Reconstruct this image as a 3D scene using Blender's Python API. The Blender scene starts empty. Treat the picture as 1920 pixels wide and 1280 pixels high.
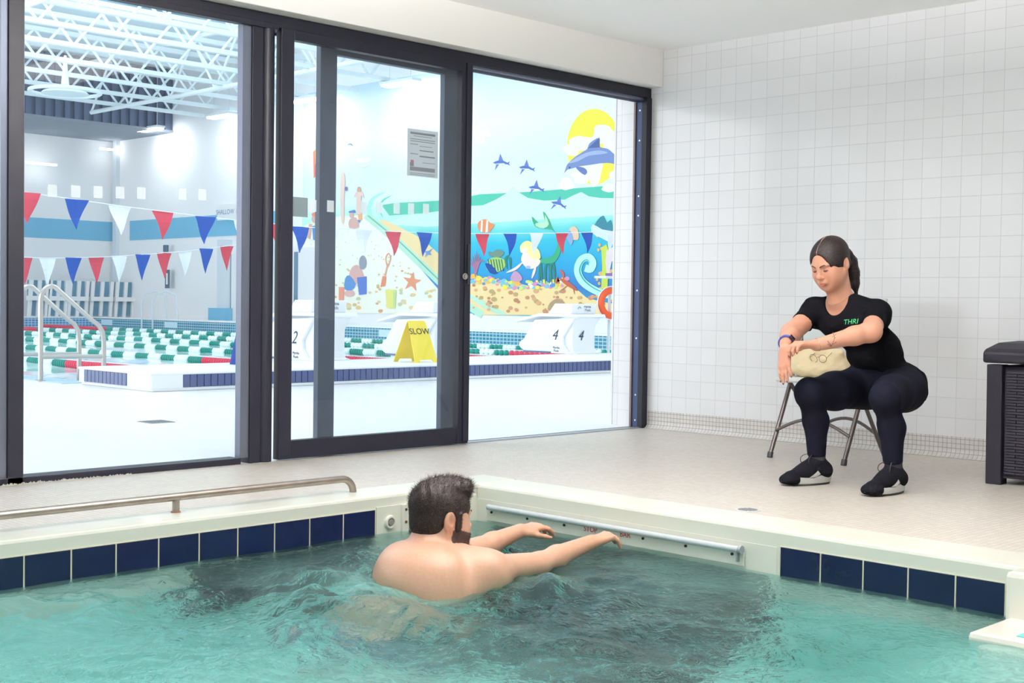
import bpy, bmesh, math, random
import numpy as np
from mathutils import Vector, Matrix
from mathutils.bvhtree import BVHTree
C = bpy.context.scene.collection
SC = bpy.context.scene
random.seed(7)
rng = np.random.default_rng(11)
PI = math.pi
V = lambda *a: np.array(a, float)

# ------------------------------------------------------------------ camera
FPX, YAW, PITCH, ROLL = 2474.2, math.radians(44.794), math.radians(-1.641), math.radians(0.781)
CAM = V(5.588, -6.917, 0.82)
_f = V(-math.sin(YAW)*math.cos(PITCH), math.cos(YAW)*math.cos(PITCH), math.sin(PITCH))
_r = V(math.cos(YAW), math.sin(YAW), 0)
_u = np.cross(_r, _f)
_c, _s = math.cos(ROLL), math.sin(ROLL)
CR, CU, CF = _c*_r + _s*_u, -_s*_r + _c*_u, _f
cd = bpy.data.cameras.new('camera'); cam = bpy.data.objects.new('camera', cd); C.objects.link(cam)
cd.sensor_width = 36; cd.lens = FPX*36/1920; cd.clip_end = 200; cd.clip_start = .05
cam.matrix_world = Matrix([[CR[0], CU[0], -CF[0], CAM[0]], [CR[1], CU[1], -CF[1], CAM[1]],
                           [CR[2], CU[2], -CF[2], CAM[2]], [0, 0, 0, 1]])
SC.camera = cam

def hit(x, y, ax, val):
    """measured photo point -> world point on the plane axis=val"""
    v = CF + CR*(x-960)/FPX - CU*(y-640)/FPX
    return CAM + v*((val-CAM[ax])/v[ax])

# ------------------------------------------------------------------ colour / light
SC.view_settings.view_transform = 'Standard'; SC.view_settings.look = 'None'
SC.view_settings.exposure = -0.2; SC.view_settings.gamma = 1.0
SC.view_settings.use_curve_mapping = False
SC.cycles.max_bounces = 10; SC.cycles.diffuse_bounces = 5; SC.cycles.transparent_max_bounces = 24
SC.cycles.transmission_bounces = 8; SC.cycles.glossy_bounces = 4
SC.cycles.sample_clamp_indirect = 6.0; SC.cycles.use_denoising = True
SC.cycles.use_adaptive_sampling = True; SC.cycles.adaptive_threshold = 0.02
SC.cycles.caustics_reflective = False; SC.cycles.caustics_refractive = True
w = bpy.data.worlds.new('world'); SC.world = w; w.use_nodes = True
w.node_tree.nodes['Background'].inputs[0].default_value = (1, .965, .985, 1)
w.node_tree.nodes['Background'].inputs[1].default_value = .85

def area(name, loc, rot, sx, sy, power, col=(1, 1, 1)):
    l = bpy.data.lights.new(name, 'AREA'); l.shape = 'RECTANGLE'; l.size = sx; l.size_y = sy
    l.energy = power; l.color = col
    o = bpy.data.objects.new(name, l); C.objects.link(o); o.location = loc; o.rotation_euler = rot
    return o
# unseen area lights added as the hall's daylight, and ceiling panels of the near room
for i, (lx, ly) in enumerate([(-6, -5), (-6, 6), (-17, -3), (-17, 7), (-27, 0), (-27, 9)]):
    area('hall_top_fill', (lx, ly, 9.3), (0, 0, 0), 8, 7, 430, (.95, .975, 1))  # added under the roof to stand for daylight
area('hall_far_fill', (-29, -13.4, 2.2), (math.radians(90), 0, 0), 10, 4, 1100, (.96, .98, 1))  # added fill that brightens the far lower wall
area('hall_side_fill', (-14, -13.5, 3.0), (math.radians(90), 0, 0), 22, 5, 1250, (.93, .97, 1))  # added out of view to stand for daylight from the side
area('ceiling_panel_near', (3.4, -2.35, 2.47), (0, 0, 0), 1.2, .6, 8, (1, .93, .86))
area('ceiling_panel_mid', (2.6, -4.6, 2.47), (0, 0, 0), 1.2, 1.2, 13, (1, .95, .89))
area('ceiling_panel_right', (5.6, -3.4, 2.47), (0, 0, 0), 1.2, 1.2, 10, (1, .95, .89))

area('ceiling_fill', (2.9, -3.6, 2.1), (math.radians(180), 0, 0), 1.4, .4, 600, (1, .95, .93))  # upward fill added to brighten the ceiling, not a real fixture

# ------------------------------------------------------------------ materials
def lin(c):
    return tuple((x/255/12.92 if x/255 <= .04045 else ((x/255+.055)/1.055)**2.4) for x in c)
MATS = {}
def mat(name, rgb, rough=.5, metal=0., spec=.5, coat=0., bump=None, noise=None, emit=None, alpha=None):
    """rgb in 0-255 display values; bump=(scale,strength); noise=(scale,amount) mottles the colour"""
    if name in MATS: return MATS[name]
    m = bpy.data.materials.new(name); m.use_nodes = True; MATS[name] = m
    n = m.node_tree.nodes; L = m.node_tree.links; b = n['Principled BSDF']
    c = (*lin(rgb), 1)
    b.inputs['Base Color'].default_value = c
    b.inputs['Roughness'].default_value = rough; b.inputs['Metallic'].default_value = metal
    b.inputs['Specular IOR Level'].default_value = spec; b.inputs['Coat Weight'].default_value = coat
    g = n.new('ShaderNodeNewGeometry')
    if noise:
        t = n.new('ShaderNodeTexNoise'); t.inputs['Scale'].default_value = noise[0]; t.inputs['Detail'].default_value = 4
        L.new(g.outputs['Position'], t.inputs['Vector'])
        mx = n.new('ShaderNodeMixRGB'); mx.inputs[1].default_value = c
        mx.inputs[2].default_value = tuple(x*(1-noise[1]) for x in c[:3])+(1,)
        L.new(t.outputs[0], mx.inputs[0]); L.new(mx.outputs[0], b.inputs['Base Color'])
    if bump:
        t = n.new('ShaderNodeTexNoise'); t.inputs['Scale'].default_value = bump[0]; t.inputs['Detail'].default_value = 5
        L.new(g.outputs['Position'], t.inputs['Vector'])
        bp = n.new('ShaderNodeBump'); bp.inputs['Strength'].default_value = bump[1]; bp.inputs['Distance'].default_value = .004
        L.new(t.outputs[0], bp.inputs['Height']); L.new(bp.outputs[0], b.inputs['Normal'])
    if emit:
        b.inputs['Emission Color'].default_value = c; b.inputs['Emission Strength'].default_value = emit
    if alpha is not None: b.inputs['Alpha'].default_value = alpha
    return m

def grid_mat(name, rgb, grout, axes, size, gap, rough=.35, vary=.03, off=(0, 0), gvary=.0, spec=.5, wob=0):
    """tiles laid along two world axes: size=(a,b) metres, grout gap in metres; small colour change tile by tile"""
    m = bpy.data.materials.new(name); m.use_nodes = True; MATS[name] = m
    n = m.node_tree.nodes; L = m.node_tree.links; b = n['Principled BSDF']
    g = n.new('ShaderNodeNewGeometry'); s = n.new('ShaderNodeSeparateXYZ'); L.new(g.outputs['Position'], s.inputs[0])
    def M(op, a, bb=None, c=None):
        k = n.new('ShaderNodeMath'); k.operation = op
        for i, v in enumerate((a, bb, c)):
            if v is None: continue
            if isinstance(v, (int, float)): k.inputs[i].default_value = v
            else: L.new(v, k.inputs[i])
        return k.outputs[0]
    masks = []; cells = []
    for ax, sz, o in zip(axes, size, off):
        q = M('DIVIDE', M('ADD', s.outputs[ax], o), sz)
        fr = M('FRACT', q); cells.append(M('FLOOR', q))
        d = M('MINIMUM', fr, M('SUBTRACT', 1., fr))
        mr = n.new('ShaderNodeMapRange'); mr.inputs[1].default_value = gap/sz*.35; mr.inputs[2].default_value = gap/sz*.65
        L.new(d, mr.inputs[0]); masks.append(mr.outputs[0])
    mk = M('MULTIPLY', masks[0], masks[1])
    cb = n.new('ShaderNodeCombineXYZ'); L.new(cells[0], cb.inputs[0]); L.new(cells[1], cb.inputs[1])
    wn = n.new('ShaderNodeTexWhiteNoise'); wn.noise_dimensions = '2D'; L.new(cb.outputs[0], wn.inputs['Vector'])
    c = (*lin(rgb), 1)
    mv = n.new('ShaderNodeMixRGB'); mv.inputs[1].default_value = c; mv.inputs[2].default_value = tuple(x*(1-vary*2) for x in c[:3])+(1,)
    L.new(wn.outputs['Value'], mv.inputs[0])
    mx = n.new('ShaderNodeMixRGB'); mx.inputs[1].default_value = (*lin(grout), 1)
    L.new(mk, mx.inputs[0]); L.new(mv.outputs[0], mx.inputs[2])
    nz = n.new('ShaderNodeTexNoise'); nz.inputs['Scale'].default_value = 1.3; nz.inputs['Detail'].default_value = 4
    L.new(g.outputs['Position'], nz.inputs['Vector'])
    st = n.new('ShaderNodeMixRGB'); st.blend_type = 'MULTIPLY'; st.inputs[2].default_value = (1-gvary, 1-gvary*1.1, 1-gvary*1.4, 1)
    L.new(nz.outputs[0], st.inputs[0]); L.new(mx.outputs[0], st.inputs[1]); L.new(st.outputs[0], b.inputs['Base Color'])
    b.inputs['Roughness'].default_value = rough; b.inputs['Specular IOR Level'].default_value = spec
    bp = n.new('ShaderNodeBump'); bp.inputs['Strength'].default_value = .5; bp.inputs['Distance'].default_value = .0015
    h = mk
    if wob: h = M('ADD', mk, M('MULTIPLY', wn.outputs['Value'], wob))
    L.new(h, bp.inputs['Height']); L.new(bp.outputs[0], b.inputs['Normal'])
    return m

M_ceil = mat('ceiling_paint', (248, 248, 247), .8, bump=(30, .1))
M_soff = mat('soffit_paint', (232, 231, 226), .7)
M_walltile = grid_mat('white_wall_tile', (231, 232, 234), (206, 207, 209), (0, 2), (.1165, .1115), .0026, .16, .02, wob=.3, off=(.02, .005))
M_mosaic = grid_mat('base_mosaic', (214, 210, 206), (150, 146, 144), (0, 2), (.0262, .0262), .003, .3, .04)
M_deck = grid_mat('deck_mosaic', (222, 214, 205), (188, 180, 172), (0, 1), (.0262, .0262), .0034, .45, .06, gvary=.10)
M_black = mat('black_anodised', (21, 22, 35), .42, .0, spec=.35, bump=(300, .1))
M_grey_al = mat('grey_aluminium', (112, 118, 134), .35, .6)
M_white = mat('white_plastic', (238, 238, 238), .35)
M_screw = mat('dark_screw', (50, 52, 54), .4, .6)
M_steel = mat('stainless_steel', (196, 192, 186), .28, .9, bump=(60, .2))
M_brsteel = mat('worn_stainless', (170, 160, 150), .35, .85, noise=(14, .45))

# ------------------------------------------------------------------ mesh builder
class MB:
    def __init__(s): s.v = []; s.f = []; s.mi = []
    def add(s, vs, fs, mi=0):
        o = len(s.v); s.v += [tuple(map(float, x)) for x in vs]; s.f += [tuple(i+o for i in f) for f in fs]; s.mi += [mi]*len(fs); return s
    def box(s, a, b, mi=0, skip=()):
        (x0, y0, z0), (x1, y1, z1) = a, b
        x0, x1 = sorted((x0, x1)); y0, y1 = sorted((y0, y1)); z0, z1 = sorted((z0, z1))
        F = {'-z': (0, 3, 2, 1), '+z': (4, 5, 6, 7), '-y': (0, 1, 5, 4), '+x': (1, 2, 6, 5), '+y': (2, 3, 7, 6), '-x': (3, 0, 4, 7)}
        return s.add([(x0, y0, z0), (x1, y0, z0), (x1, y1, z0), (x0, y1, z0), (x0, y0, z1), (x1, y0, z1), (x1, y1, z1), (x0, y1, z1)],
                     [F[k] for k in F if k not in skip], mi)
    def obox(s, c, ax, h, mi=0):
        c = np.array(c, float); ax = [np.array(a, float)/np.linalg.norm(a) for a in ax]
        vs = [c+ax[0]*h[0]*i+ax[1]*h[1]*j+ax[2]*h[2]*k for k in (-1, 1) for i, j in ((-1, -1), (1, -1), (1, 1), (-1, 1))]
        return s.add(vs, [(0, 3, 2, 1), (4, 5, 6, 7), (0, 1, 5, 4), (1, 2, 6, 5), (2, 3, 7, 6), (3, 0, 4, 7)], mi)
    def tube(s, pts, r, n=12, mi=0, closed=False, cap=True):
        P = [np.array(p, float) for p in pts]; N = len(P); R = r if hasattr(r, '__len__') else [r]*N
        up = None; rings = []
        for i, p in enumerate(P):
            a = P[(i-1) % N] if (closed or i) else P[i]; b = P[(i+1) % N] if (closed or i < N-1) else P[i]
            t = b-a; t /= np.linalg.norm(t)+1e-12
            if up is None:
                up = np.cross(t, V(0, 0, 1)); 
                if np.linalg.norm(up) < .05: up = np.cross(t, V(1, 0, 0))
            up = up-t*(up@t); up /= np.linalg.norm(up); w2 = np.cross(t, up)
            rings.append([p+R[i]*(up*math.cos(2*PI*k/n)+w2*math.sin(2*PI*k/n)) for k in range(n)])
        vs = [q for rg in rings for q in rg]; fs = []
        for i in range(N if closed else N-1):
            j = (i+1) % N
            for k in range(n):
                fs.append((i*n+k, i*n+(k+1) % n, j*n+(k+1) % n, j*n+k))
        if cap and not closed: fs += [tuple(range(n))[::-1], tuple((N-1)*n+k for k in range(n))]
        return s.add(vs, fs, mi)
    def prism(s, poly, ax, a, b, mi=0):
        """2-D polygon swept along axis ax from a to b; the 2-D coordinates are the two other axes in order"""
        o = [i for i in range(3) if i != ax]; n = len(poly); vs = []
        for t in (a, b):
            for q in poly:
                v = [0, 0, 0]; v[ax] = t; v[o[0]] = q[0]; v[o[1]] = q[1]; vs.append(v)
        fs = [tuple(range(n))[::-1], tuple(range(n, 2*n))]+[(i, (i+1) % n, n+(i+1) % n, n+i) for i in range(n)]
        return s.add(vs, fs, mi)
    def lathe(s, prof, c, n=24, ax=2, mi=0):
        o = [i for i in range(3) if i != ax]; vs = []; fs = []
        for (r, h) in prof:
            for k in range(n):
                v = list(c); v[ax] += h; v[o[0]] += r*math.cos(2*PI*k/n); v[o[1]] += r*math.sin(2*PI*k/n); vs.append(v)
        for i in range(len(prof)-1):
            for k in range(n): fs.append((i*n+k, i*n+(k+1) % n, (i+1)*n+(k+1) % n, (i+1)*n+k))
        fs += [tuple(range(n))[::-1], tuple((len(prof)-1)*n+k for k in range(n))]
        return s.add(vs, fs, mi)

ORG = {}
def tag(o, label=None, cat=None, group=None, kind=None):
    if label: o['label'] = label
    if cat: o['category'] = cat
    if group: o['group'] = group
    if kind: o['kind'] = kind
    return o
def thing(name, loc, label, cat, group=None):
    o = bpy.data.objects.new(name, None); C.objects.link(o); o.location = loc; o.empty_display_size = .1
    ORG[o.name] = V(*loc); return tag(o, label, cat, group)
def build(mb, name, m, parent=None, smooth=False, bevel=0, fix=True, origin=None):
    vs = np.array(mb.v if isinstance(mb, MB) else mb[0], float)
    if parent is not None: org = ORG[parent.name]
    elif origin is not None: org = np.array(origin, float)
    else: org = V((vs[:, 0].min()+vs[:, 0].max())/2, (vs[:, 1].min()+vs[:, 1].max())/2, vs[:, 2].min())
    me = bpy.data.meshes.new(name)
    fs = mb.f if isinstance(mb, MB) else mb[1]
    me.from_pydata((vs-org).tolist(), [], fs)
    for mm in (m if isinstance(m, (list, tuple)) else [m]): me.materials.append(mm)
    if isinstance(mb, MB) and any(mb.mi): me.polygons.foreach_set('material_index', mb.mi)
    if fix:
        bm = bmesh.new(); bm.from_mesh(me); bmesh.ops.recalc_face_normals(bm, faces=bm.faces); bm.to_mesh(me); bm.free()
    if smooth:
        me.polygons.foreach_set('use_smooth', [True]*len(me.polygons))
        if smooth == 'auto': me.set_sharp_from_angle(angle=math.radians(40))
    me.update()
    o = bpy.data.objects.new(name, me); C.objects.link(o); ORG[o.name] = org
    if parent is not None: o.parent = parent
    else: o.location = org
    if bevel:
        b = o.modifiers.new('bevel', 'BEVEL'); b.width = bevel; b.segments = 2; b.limit_method = 'ANGLE'
    return o
def struct(name, mb, m, **k): return tag(build(mb, name, m, **k), kind='structure')
def copy_tree(o, parent=None):
    c = o.copy(); C.objects.link(c); c.parent = parent; ORG[c.name] = ORG.get(o.name)
    for ch in list(o.children): copy_tree(ch, c)
    return c
def text(name, s, size, org, xdir, ydir, m, parent, extrude=.0006, align='CENTER', shear=0):
    cu = bpy.data.curves.new(name, 'FONT'); cu.body = s; cu.size = size; cu.align_x = align; cu.align_y = 'CENTER'
    cu.extrude = extrude; cu.shear = shear; cu.resolution_u = 4
    t = bpy.data.objects.new('tmp', cu); C.objects.link(t)
    dg = bpy.context.evaluated_depsgraph_get(); me = bpy.data.meshes.new_from_object(t.evaluated_get(dg))
    bpy.data.objects.remove(t)
    x = np.array(xdir, float); x /= np.linalg.norm(x); y = np.array(ydir, float); y /= np.linalg.norm(y); z = np.cross(x, y)
    vs = [np.array(org)+x*v.co[0]+y*v.co[1]+z*v.co[2] for v in me.vertices]
    fs = [tuple(p.vertices) for p in me.polygons]; bpy.data.meshes.remove(me)
    return build((vs, fs), name, m, parent, fix=False)
def arc(c, r, a0, a1, n, u, v):
    c = np.array(c, float); return [c+r*(np.array(u)*math.cos(a)+np.array(v)*math.sin(a)) for a in np.linspace(a0, a1, n)]

# ================================================================== NEAR ROOM SHELL
ZC = 2.505
PX0, PY0, PX1, PY1 = 1.05, -2.535, 6.6, -8.2      # outer edges of the pool surround
IX, IY = 1.286, -2.80                              # inner edges
struct('floor', MB().box((-.001, -9, -.1), (PX0, 0, 0)).box((PX0, PY0, -.1), (9, 0, 0)), M_deck)
struct('wall_right', MB().box((-.299, 0, 0), (9, .3, ZC+.2)), M_walltile)
# mosaic base band with coved foot
cv = [(0.0, .118), (-.004, .118), (-.004, .045)] + [(-.004-.036*(1-math.cos(a)), .045-.043*math.sin(a)) for a in np.linspace(.1, PI/2, 7)] + [(-.04, 0), (0, 0)]
struct('baseboard_right', MB().prism(cv, 0, 0.012, 9), M_mosaic)
struct('wall_right_edge', MB().box((-.315, -.003, 0), (-.300, .3, ZC)), mat('tile_edge', (228, 230, 232), .3))
struct('ceiling', MB().box((-.3, -9, ZC), (9, .3, ZC+.2)), M_ceil)
struct('wall_left', MB().box((-.3, -9, 2.265), (.096, 0, ZC+.1)).box((-.3, -9, 0), (.0, -7.2, 2.3)), M_soff, bevel=.004)
# window wall frame: head, sill, posts
WT = 2.262
def frame_part(name, boxes, m=M_black, parent=None, bevel=.002):
    b = MB()
    for a, c in boxes: b.box(a, c)
    return b
w1 = thing('window', (0, -4.3, 0), None, None); w1.name = 'window_1'; ORG['window_1'] = ORG['window']; tag(w1, kind='structure')
fb = MB()
fb.box((-.10, -7.2, 2.20), (.0, 0.0, WT)).box((-.02, -7.2, 2.185), (.012, -3.0, 2.215)).box((-.10, -7.2, 0), (.0, -3.2, .03))
fb.box((-.10, -4.395, 0), (.0, -4.325, 2.2)).box((-.10, -3.15, 0), (.0, -3.085, 2.2)).box((-.10, -6.4, 0), (0, -6.28, 2.2))
build(fb, 'window_frame', M_black, w1, bevel=.002)
build(MB().box((-.06, -4.325, .03), (-.03, -4.31, 2.2)).box((-.055, -3.20, .03), (-.01, -3.15, 2.2)).box((-.055, -4.425, .03), (-.01, -4.395, 2.2)), 'glazing_bead', M_grey_al, w1)
build(MB().tube([(-.03, -3.048, 0.0), (-.03, -3.048, 2.2)], .042, 20), 'round_post', M_black, w1, smooth='auto')
def glass_mat(name, tint=(.985, .995, 1), refl=1.0):
    m = bpy.data.materials.new(name); m.use_nodes = True; n = m.node_tree.nodes; L = m.node_tree.links
    n.clear(); o = n.new('ShaderNodeOutputMaterial'); t = n.new('ShaderNodeBsdfTransparent'); t.inputs[0].default_value = (*tint, 1)
    g = n.new('ShaderNodeBsdfGlossy'); g.inputs['Roughness'].default_value = .02; f = n.new('ShaderNodeLayerWeight'); f.inputs['Blend'].default_value = .5
    pw = n.new('ShaderNodeMath'); pw.operation = 'POWER'; pw.inputs[1].default_value = 5; L.new(f.outputs['Facing'], pw.inputs[0])
    k = n.new('ShaderNodeMath'); k.operation = 'MULTIPLY_ADD'; k.inputs[1].default_value = .9*refl; k.inputs[2].default_value = .03*refl; L.new(pw.outputs[0], k.inputs[0])
    mx = n.new('ShaderNodeMixShader'); L.new(k.outputs[0], mx.inputs[0]); L.new(t.outputs[0], mx.inputs[1]); L.new(g.outputs[0], mx.inputs[2]); L.new(mx.outputs[0], o.inputs[0])
    return m
M_glass = glass_mat('window_glass')
def film_mat(name, rgb, clear):
    m = bpy.data.materials.new(name); m.use_nodes = True; n = m.node_tree.nodes; L = m.node_tree.links; n.clear()
    o = n.new('ShaderNodeOutputMaterial'); t = n.new('ShaderNodeBsdfTransparent'); a = n.new('ShaderNodeBsdfTranslucent'); b = n.new('ShaderNodeBsdfDiffuse')
    a.inputs[0].default_value = b.inputs[0].default_value = (*lin(rgb), 1)
    x = n.new('ShaderNodeMixShader'); y = n.new('ShaderNodeMixShader'); x.inputs[0].default_value = .45; y.inputs[0].default_value = clear
    L.new(a.outputs[0], x.inputs[1]); L.new(b.outputs[0], x.inputs[2]); L.new(x.outputs[0], y.inputs[1]); L.new(t.outputs[0], y.inputs[2]); L.new(y.outputs[0], o.inputs[0])
    return m
M_decal = film_mat('frosted_decal', (250, 250, 250), .5)
build(MB().box((-.045, -4.33, .03), (-.039, -3.17, 2.2)).box((-.045, -6.3, .03), (-.039, -4.44, 2.2)), 'pane', M_glass, w1)
for px in (10, 99, 143, 185, 226, 266, 343, 380, 456):
    p = hit(px, 355+px*.026, 0, -.03)
    build(MB().box((-.036, p[1]-.022, p[2]-.027), (-.034, p[1]+.022, p[2]+.027)), 'square_decal', M_decal, w1)
# calcium crust left along the sill
cr = MB()
for i in range(150):
    y = -4.42+random.random()*.62; h = .002+random.random()*.010*(1 if y < -4.1 else .6); x = .001+random.random()*.012
    a = random.random()*6; r = .004+random.random()*.007
    cr.add([(x+r*math.cos(a+k*2.1), y+r*math.sin(a+k*2.1), 0.0) for k in range(3)]+[(x, y, h)], [(0, 1, 3), (1, 2, 3), (2, 0, 3)])
tag(build(cr, 'mineral_crust', mat('mineral_crust', (205, 200, 190), .9)), 'white mineral crust flaking along the bottom of the left window frame', 'mineral crust', kind='stuff')

def sliding_door(nm, x0, x1, ya, yb, st, label, ztop=2.20, bot=.10, gm=M_glass):
    d = thing('door', (x0, ya, 0), None, None); d.name = nm; ORG[nm] = ORG['door']; tag(d, kind='structure')
    b = MB().box((x0, ya, .006), (x1, ya+st, ztop)).box((x0, yb-st, .006), (x1, yb, ztop)).box((x0, ya+st, ztop-.05), (x1, yb-st, ztop)).box((x0, ya+st, .006), (x1, yb-st, bot))
    build(b, 'door_frame', label, d, bevel=.002)
    xm = (x0+x1)/2
    build(MB().box((xm-.003, ya+st, bot), (xm+.003, yb-st, ztop-.05)), 'pane', gm, d)
    return d
d1 = sliding_door('door_1', -.035, .012, -2.984, -1.655, .079, M_black)
build(MB().box((.012, -1.70, .02), (.018, -1.655, 2.2)), 'meeting_strip', M_black, d1, bevel=.002)
build(MB().box((.018, -1.685, .93), (.026, -1.668, 1.16)), 'pull_handle', mat('handle_black', (30, 30, 36), .3), d1, bevel=.002)
lk = hit(873, 518, 0, .03)
build(MB().tube(arc((.026, lk[1], lk[2]), .015, 0, 2*PI, 16, (0, 1, 0), (0, 0, 1))[:-1], .004, 8, closed=True).tube([(.012, lk[1], lk[2]), (.032, lk[1], lk[2])], .010, 14), 'lock_cylinder', M_steel, d1, smooth='auto')
a, b2 = hit(763, 236, 0, -.01), hit(820, 338, 0, -.01)
pst = build(MB().box((-.0085, a[1]+.003, b2[2]+.01), (-.0075, b2[1], a[2]-.012)), 'notice', film_mat('notice_paper', (214, 218, 220), .04), d1)
ln = MB(); hh = a[2]-b2[2]; ww = b2[1]-a[1]
for fy0, fy1, fz, th in [(.1, .9, .10, .012), (.2, .8, .17, .003), (.1, .9, .23, .004), (.1, .9, .27, .004), (.1, .35, .33, .004), (.1, .35, .52, .004), (.4, .8, .36, .003), (.4, .85, .44, .006), (.4, .9, .55, .008), (.5, .9, .68, .003), (.1, .9, .78, .022), (.1, .9, .90, .003), (.1, .9, .93, .003), (.1, .22, .70, .02)]:
    z = a[2]-hh*fz; ln.box((-.0072, a[1]+ww*fy0, z-th), (-.0069, a[1]+ww*fy1, z))
build(ln, 'printed_lines', mat('print_grey', (128, 134, 142), .8), pst)
build(MB().box((-.0072, a[1]+ww*.12, a[2]-hh*.70), (-.0068, a[1]+ww*.22, a[2]-hh*.65)), 'red_figure', mat('print_red', (186, 120, 130), .8), pst)
build(MB().box((-.009, a[1], a[2]-.012), (-.0075, b2[1], a[2]+.012)), 'clear_tape', film_mat('clear_film', (230, 236, 240), .6), d1)
for px in (586, 619, 681, 711, 743, 770, 798):
    p = hit(px, 386+(px-600)*.03, 0, -.01)
    build(MB().box((-.008, p[1]-.022, p[2]-.030), (-.006, p[1]+.022, p[2]+.030)), 'square_decal', M_decal, d1)
p = hit(560, 388, 0, -.01)
build(MB().box((-.008, -2.905, p[2]-.05), (-.006, -2.80, p[2]+.05)), 'grey_backing_card', mat('card_grey', (132, 148, 155), .7), d1)
M_blue_al = mat('bluegrey_frame', (92, 104, 124), .5, .1, noise=(3, .35))
d2 = sliding_door('door_2', -.19, -.15, -2.617, -1.613, .11, M_blue_al, bot=.012)
# head track, threshold, right jamb
struct('trim_1', MB().box((-.12, -3.0, 2.185), (-.02, -.02, 2.2)).box((-.075, -3.0, 2.172), (-.065, -.02, 2.19)), M_grey_al)
struct('trim_2', MB().box((-.10, -1.66, 0), (-.085, -.02, .006)).box((-.03, -1.66, 0), (-.015, -.02, .006)).box((-.10, -1.66, -.01), (0, -.02, .003)), mat('threshold_metal', (180, 184, 190), .4, .5))
jb = thing('jamb', (0, 0, 0), None, None); jb.name = 'trim_3'; ORG['trim_3'] = ORG['jamb']; tag(jb, kind='structure')
build(MB().box((-.035, -.055, 0), (.008, -.002, 2.2)), 'jamb_frame', M_black, jb, bevel=.002)
build(MB().box((-.085, -.05, 0), (-.035, -.03, 2.2)), 'jamb_channel', mat('navy_channel', (50, 66, 100), .4, .3), jb)
build(MB().box((-.10, -.06, 0), (-.085, -.045, 2.2)), 'jamb_lip', mat('bronze_lip', (120, 105, 105), .4, .5), jb)
for z in (2.12, 1.92, 1.55, 1.42, .92, .60, .22, .05): build(MB().tube([(-.055, -.052, z), (-.055, -.049, z)], .006, 10), 'rivet', M_steel, jb)

# ================================================================== TREADMILL POOL
ZW = -.16
M_cream = mat('cream_gelcoat', (228, 227, 214), .38, coat=.1)
M_liner = mat('aqua_liner', (158, 234, 228), .5)
M_navy = mat('navy_tile', (11, 19, 46), .15, spec=.35, noise=(5, .25))
pool = thing('therapy_pool', ((PX0+PX1)/2, (PY0+PY1)/2, -1.35), 'sunken exercise pool with cream surround and navy waterline tiles', 'pool')
cp = MB()
def lipped(x0, x1, y0, y1):
    cp.box((x0, y0, -.5), (x1, y1, .002))
lipped(PX0, IX, PY1, PY0); lipped(IX, PX1, IY, PY0); lipped(PX1-.23, PX1, PY1, IY)
build(cp, 'coping', M_cream, pool, bevel=.012)
build(MB().box((IX, IY-.002, -.30), (2.888, IY, -.060)).box((IX, -3.385, -.30), (IX+.006, IY, -.045)), 'end_panel', M_cream, pool, bevel=.003)
bs = MB().box((PX0, PY1, -1.35), (PX1, PY0, -1.30)).box((PX0, PY1, -1.3), (IX-.004, PY0, -.5)).box((IX, IY+.004, -1.3), (PX1, PY0, -.5)).box((PX1-.2, PY1, -1.3), (PX1, IY, -.5))
build(bs, 'basin', M_liner, pool)
tl = MB(); xx = 2.905
tiles = []
while xx < 3.78:
    tiles.append(('b', xx, min(xx+.164, 3.795))); xx += .170
yy = -3.392
while yy > -8: tiles.append(('l', yy-.164, yy)); yy -= .170
for k, a_, b_ in tiles:
    if k == 'b': build(MB().box((a_, IY-.005, -.225), (b_, IY+.001, -.057)), 'waterline_tile', M_navy, pool, bevel=.0015)
    else: build(MB().box((IX-.001, a_, -.225), (IX+.005, b_, -.056)), 'waterline_tile', M_navy, pool, bevel=.0015)
gr = MB().box((2.9, IY-.003, -.23), (3.80, IY, -.054)).box((IX, -8, -.23), (IX+.003, -3.389, -.053))
build(gr, 'grout', mat('cream_grout', (222, 216, 190), .8), pool)
# return fitting and skimmer plate in the far left corner
fy = hit(729, 978, 0, IX)
jf = build(MB().lathe([(.030, 0), (.030, .006), (.026, .012), (.019, .012), (.017, .002)], (IX+.006, fy[1], fy[2]), 24, ax=0), 'return_fitting', M_cream, pool, smooth='auto')
build(MB().lathe([(.015, .004), (.013, .011), (.006, .012)], (IX+.006, fy[1], fy[2]), 18, ax=0), 'fitting_eye', mat('grey_insert', (120, 116, 112), .5), jf)
sa, sb = hit(750, 945, 0, IX), hit(830, 1000, 0, IX)
sk = build(MB().box((IX+.004, sa[1], -.26), (IX+.020, sa[1]+.035, sa[2])).box((IX+.004, sa[1]+.035, sa[2]-.035), (IX+.020, sa[1]+.22, sa[2])).box((IX+.004, sa[1]+.19, -.26), (IX+.020, sa[1]+.22, sa[2]-.03)), 'skimmer_plate', M_cream, pool, bevel=.002)
build(MB().box((IX+.005, sa[1]+.035, -.26), (IX+.009, sa[1]+.19, sa[2]-.035)), 'skimmer_mouth', mat('skimmer_dark', (90, 104, 88), .5), sk)
for dz in (.022, .075): build(MB().tube([(IX+.019, sa[1]+.018, sa[2]-dz), (IX+.023, sa[1]+.018, sa[2]-dz)], .006, 12), 'plate_screw', mat('rusty_screw', (92, 60, 28), .6, .4), sk)
# dark jet grille under water on the end wall, treadmill belt, mirrored panel at the left wall
M_dark = mat('dark_rubber', (20, 26, 34), .6)
build(MB().box((1.42, IY-.02, -1.15), (2.86, IY, -.20)), 'jet_grille', M_dark, pool)
bl = MB().box((1.45, -3.55, -1.30), (2.80, IY-.02, -1.27))
build(bl, 'treadmill_belt', M_dark, pool)
build(MB().box((IX, -4.30, -.85), (IX+.02, -3.42, -.24)), 'side_grille', M_dark, pool)
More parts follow.
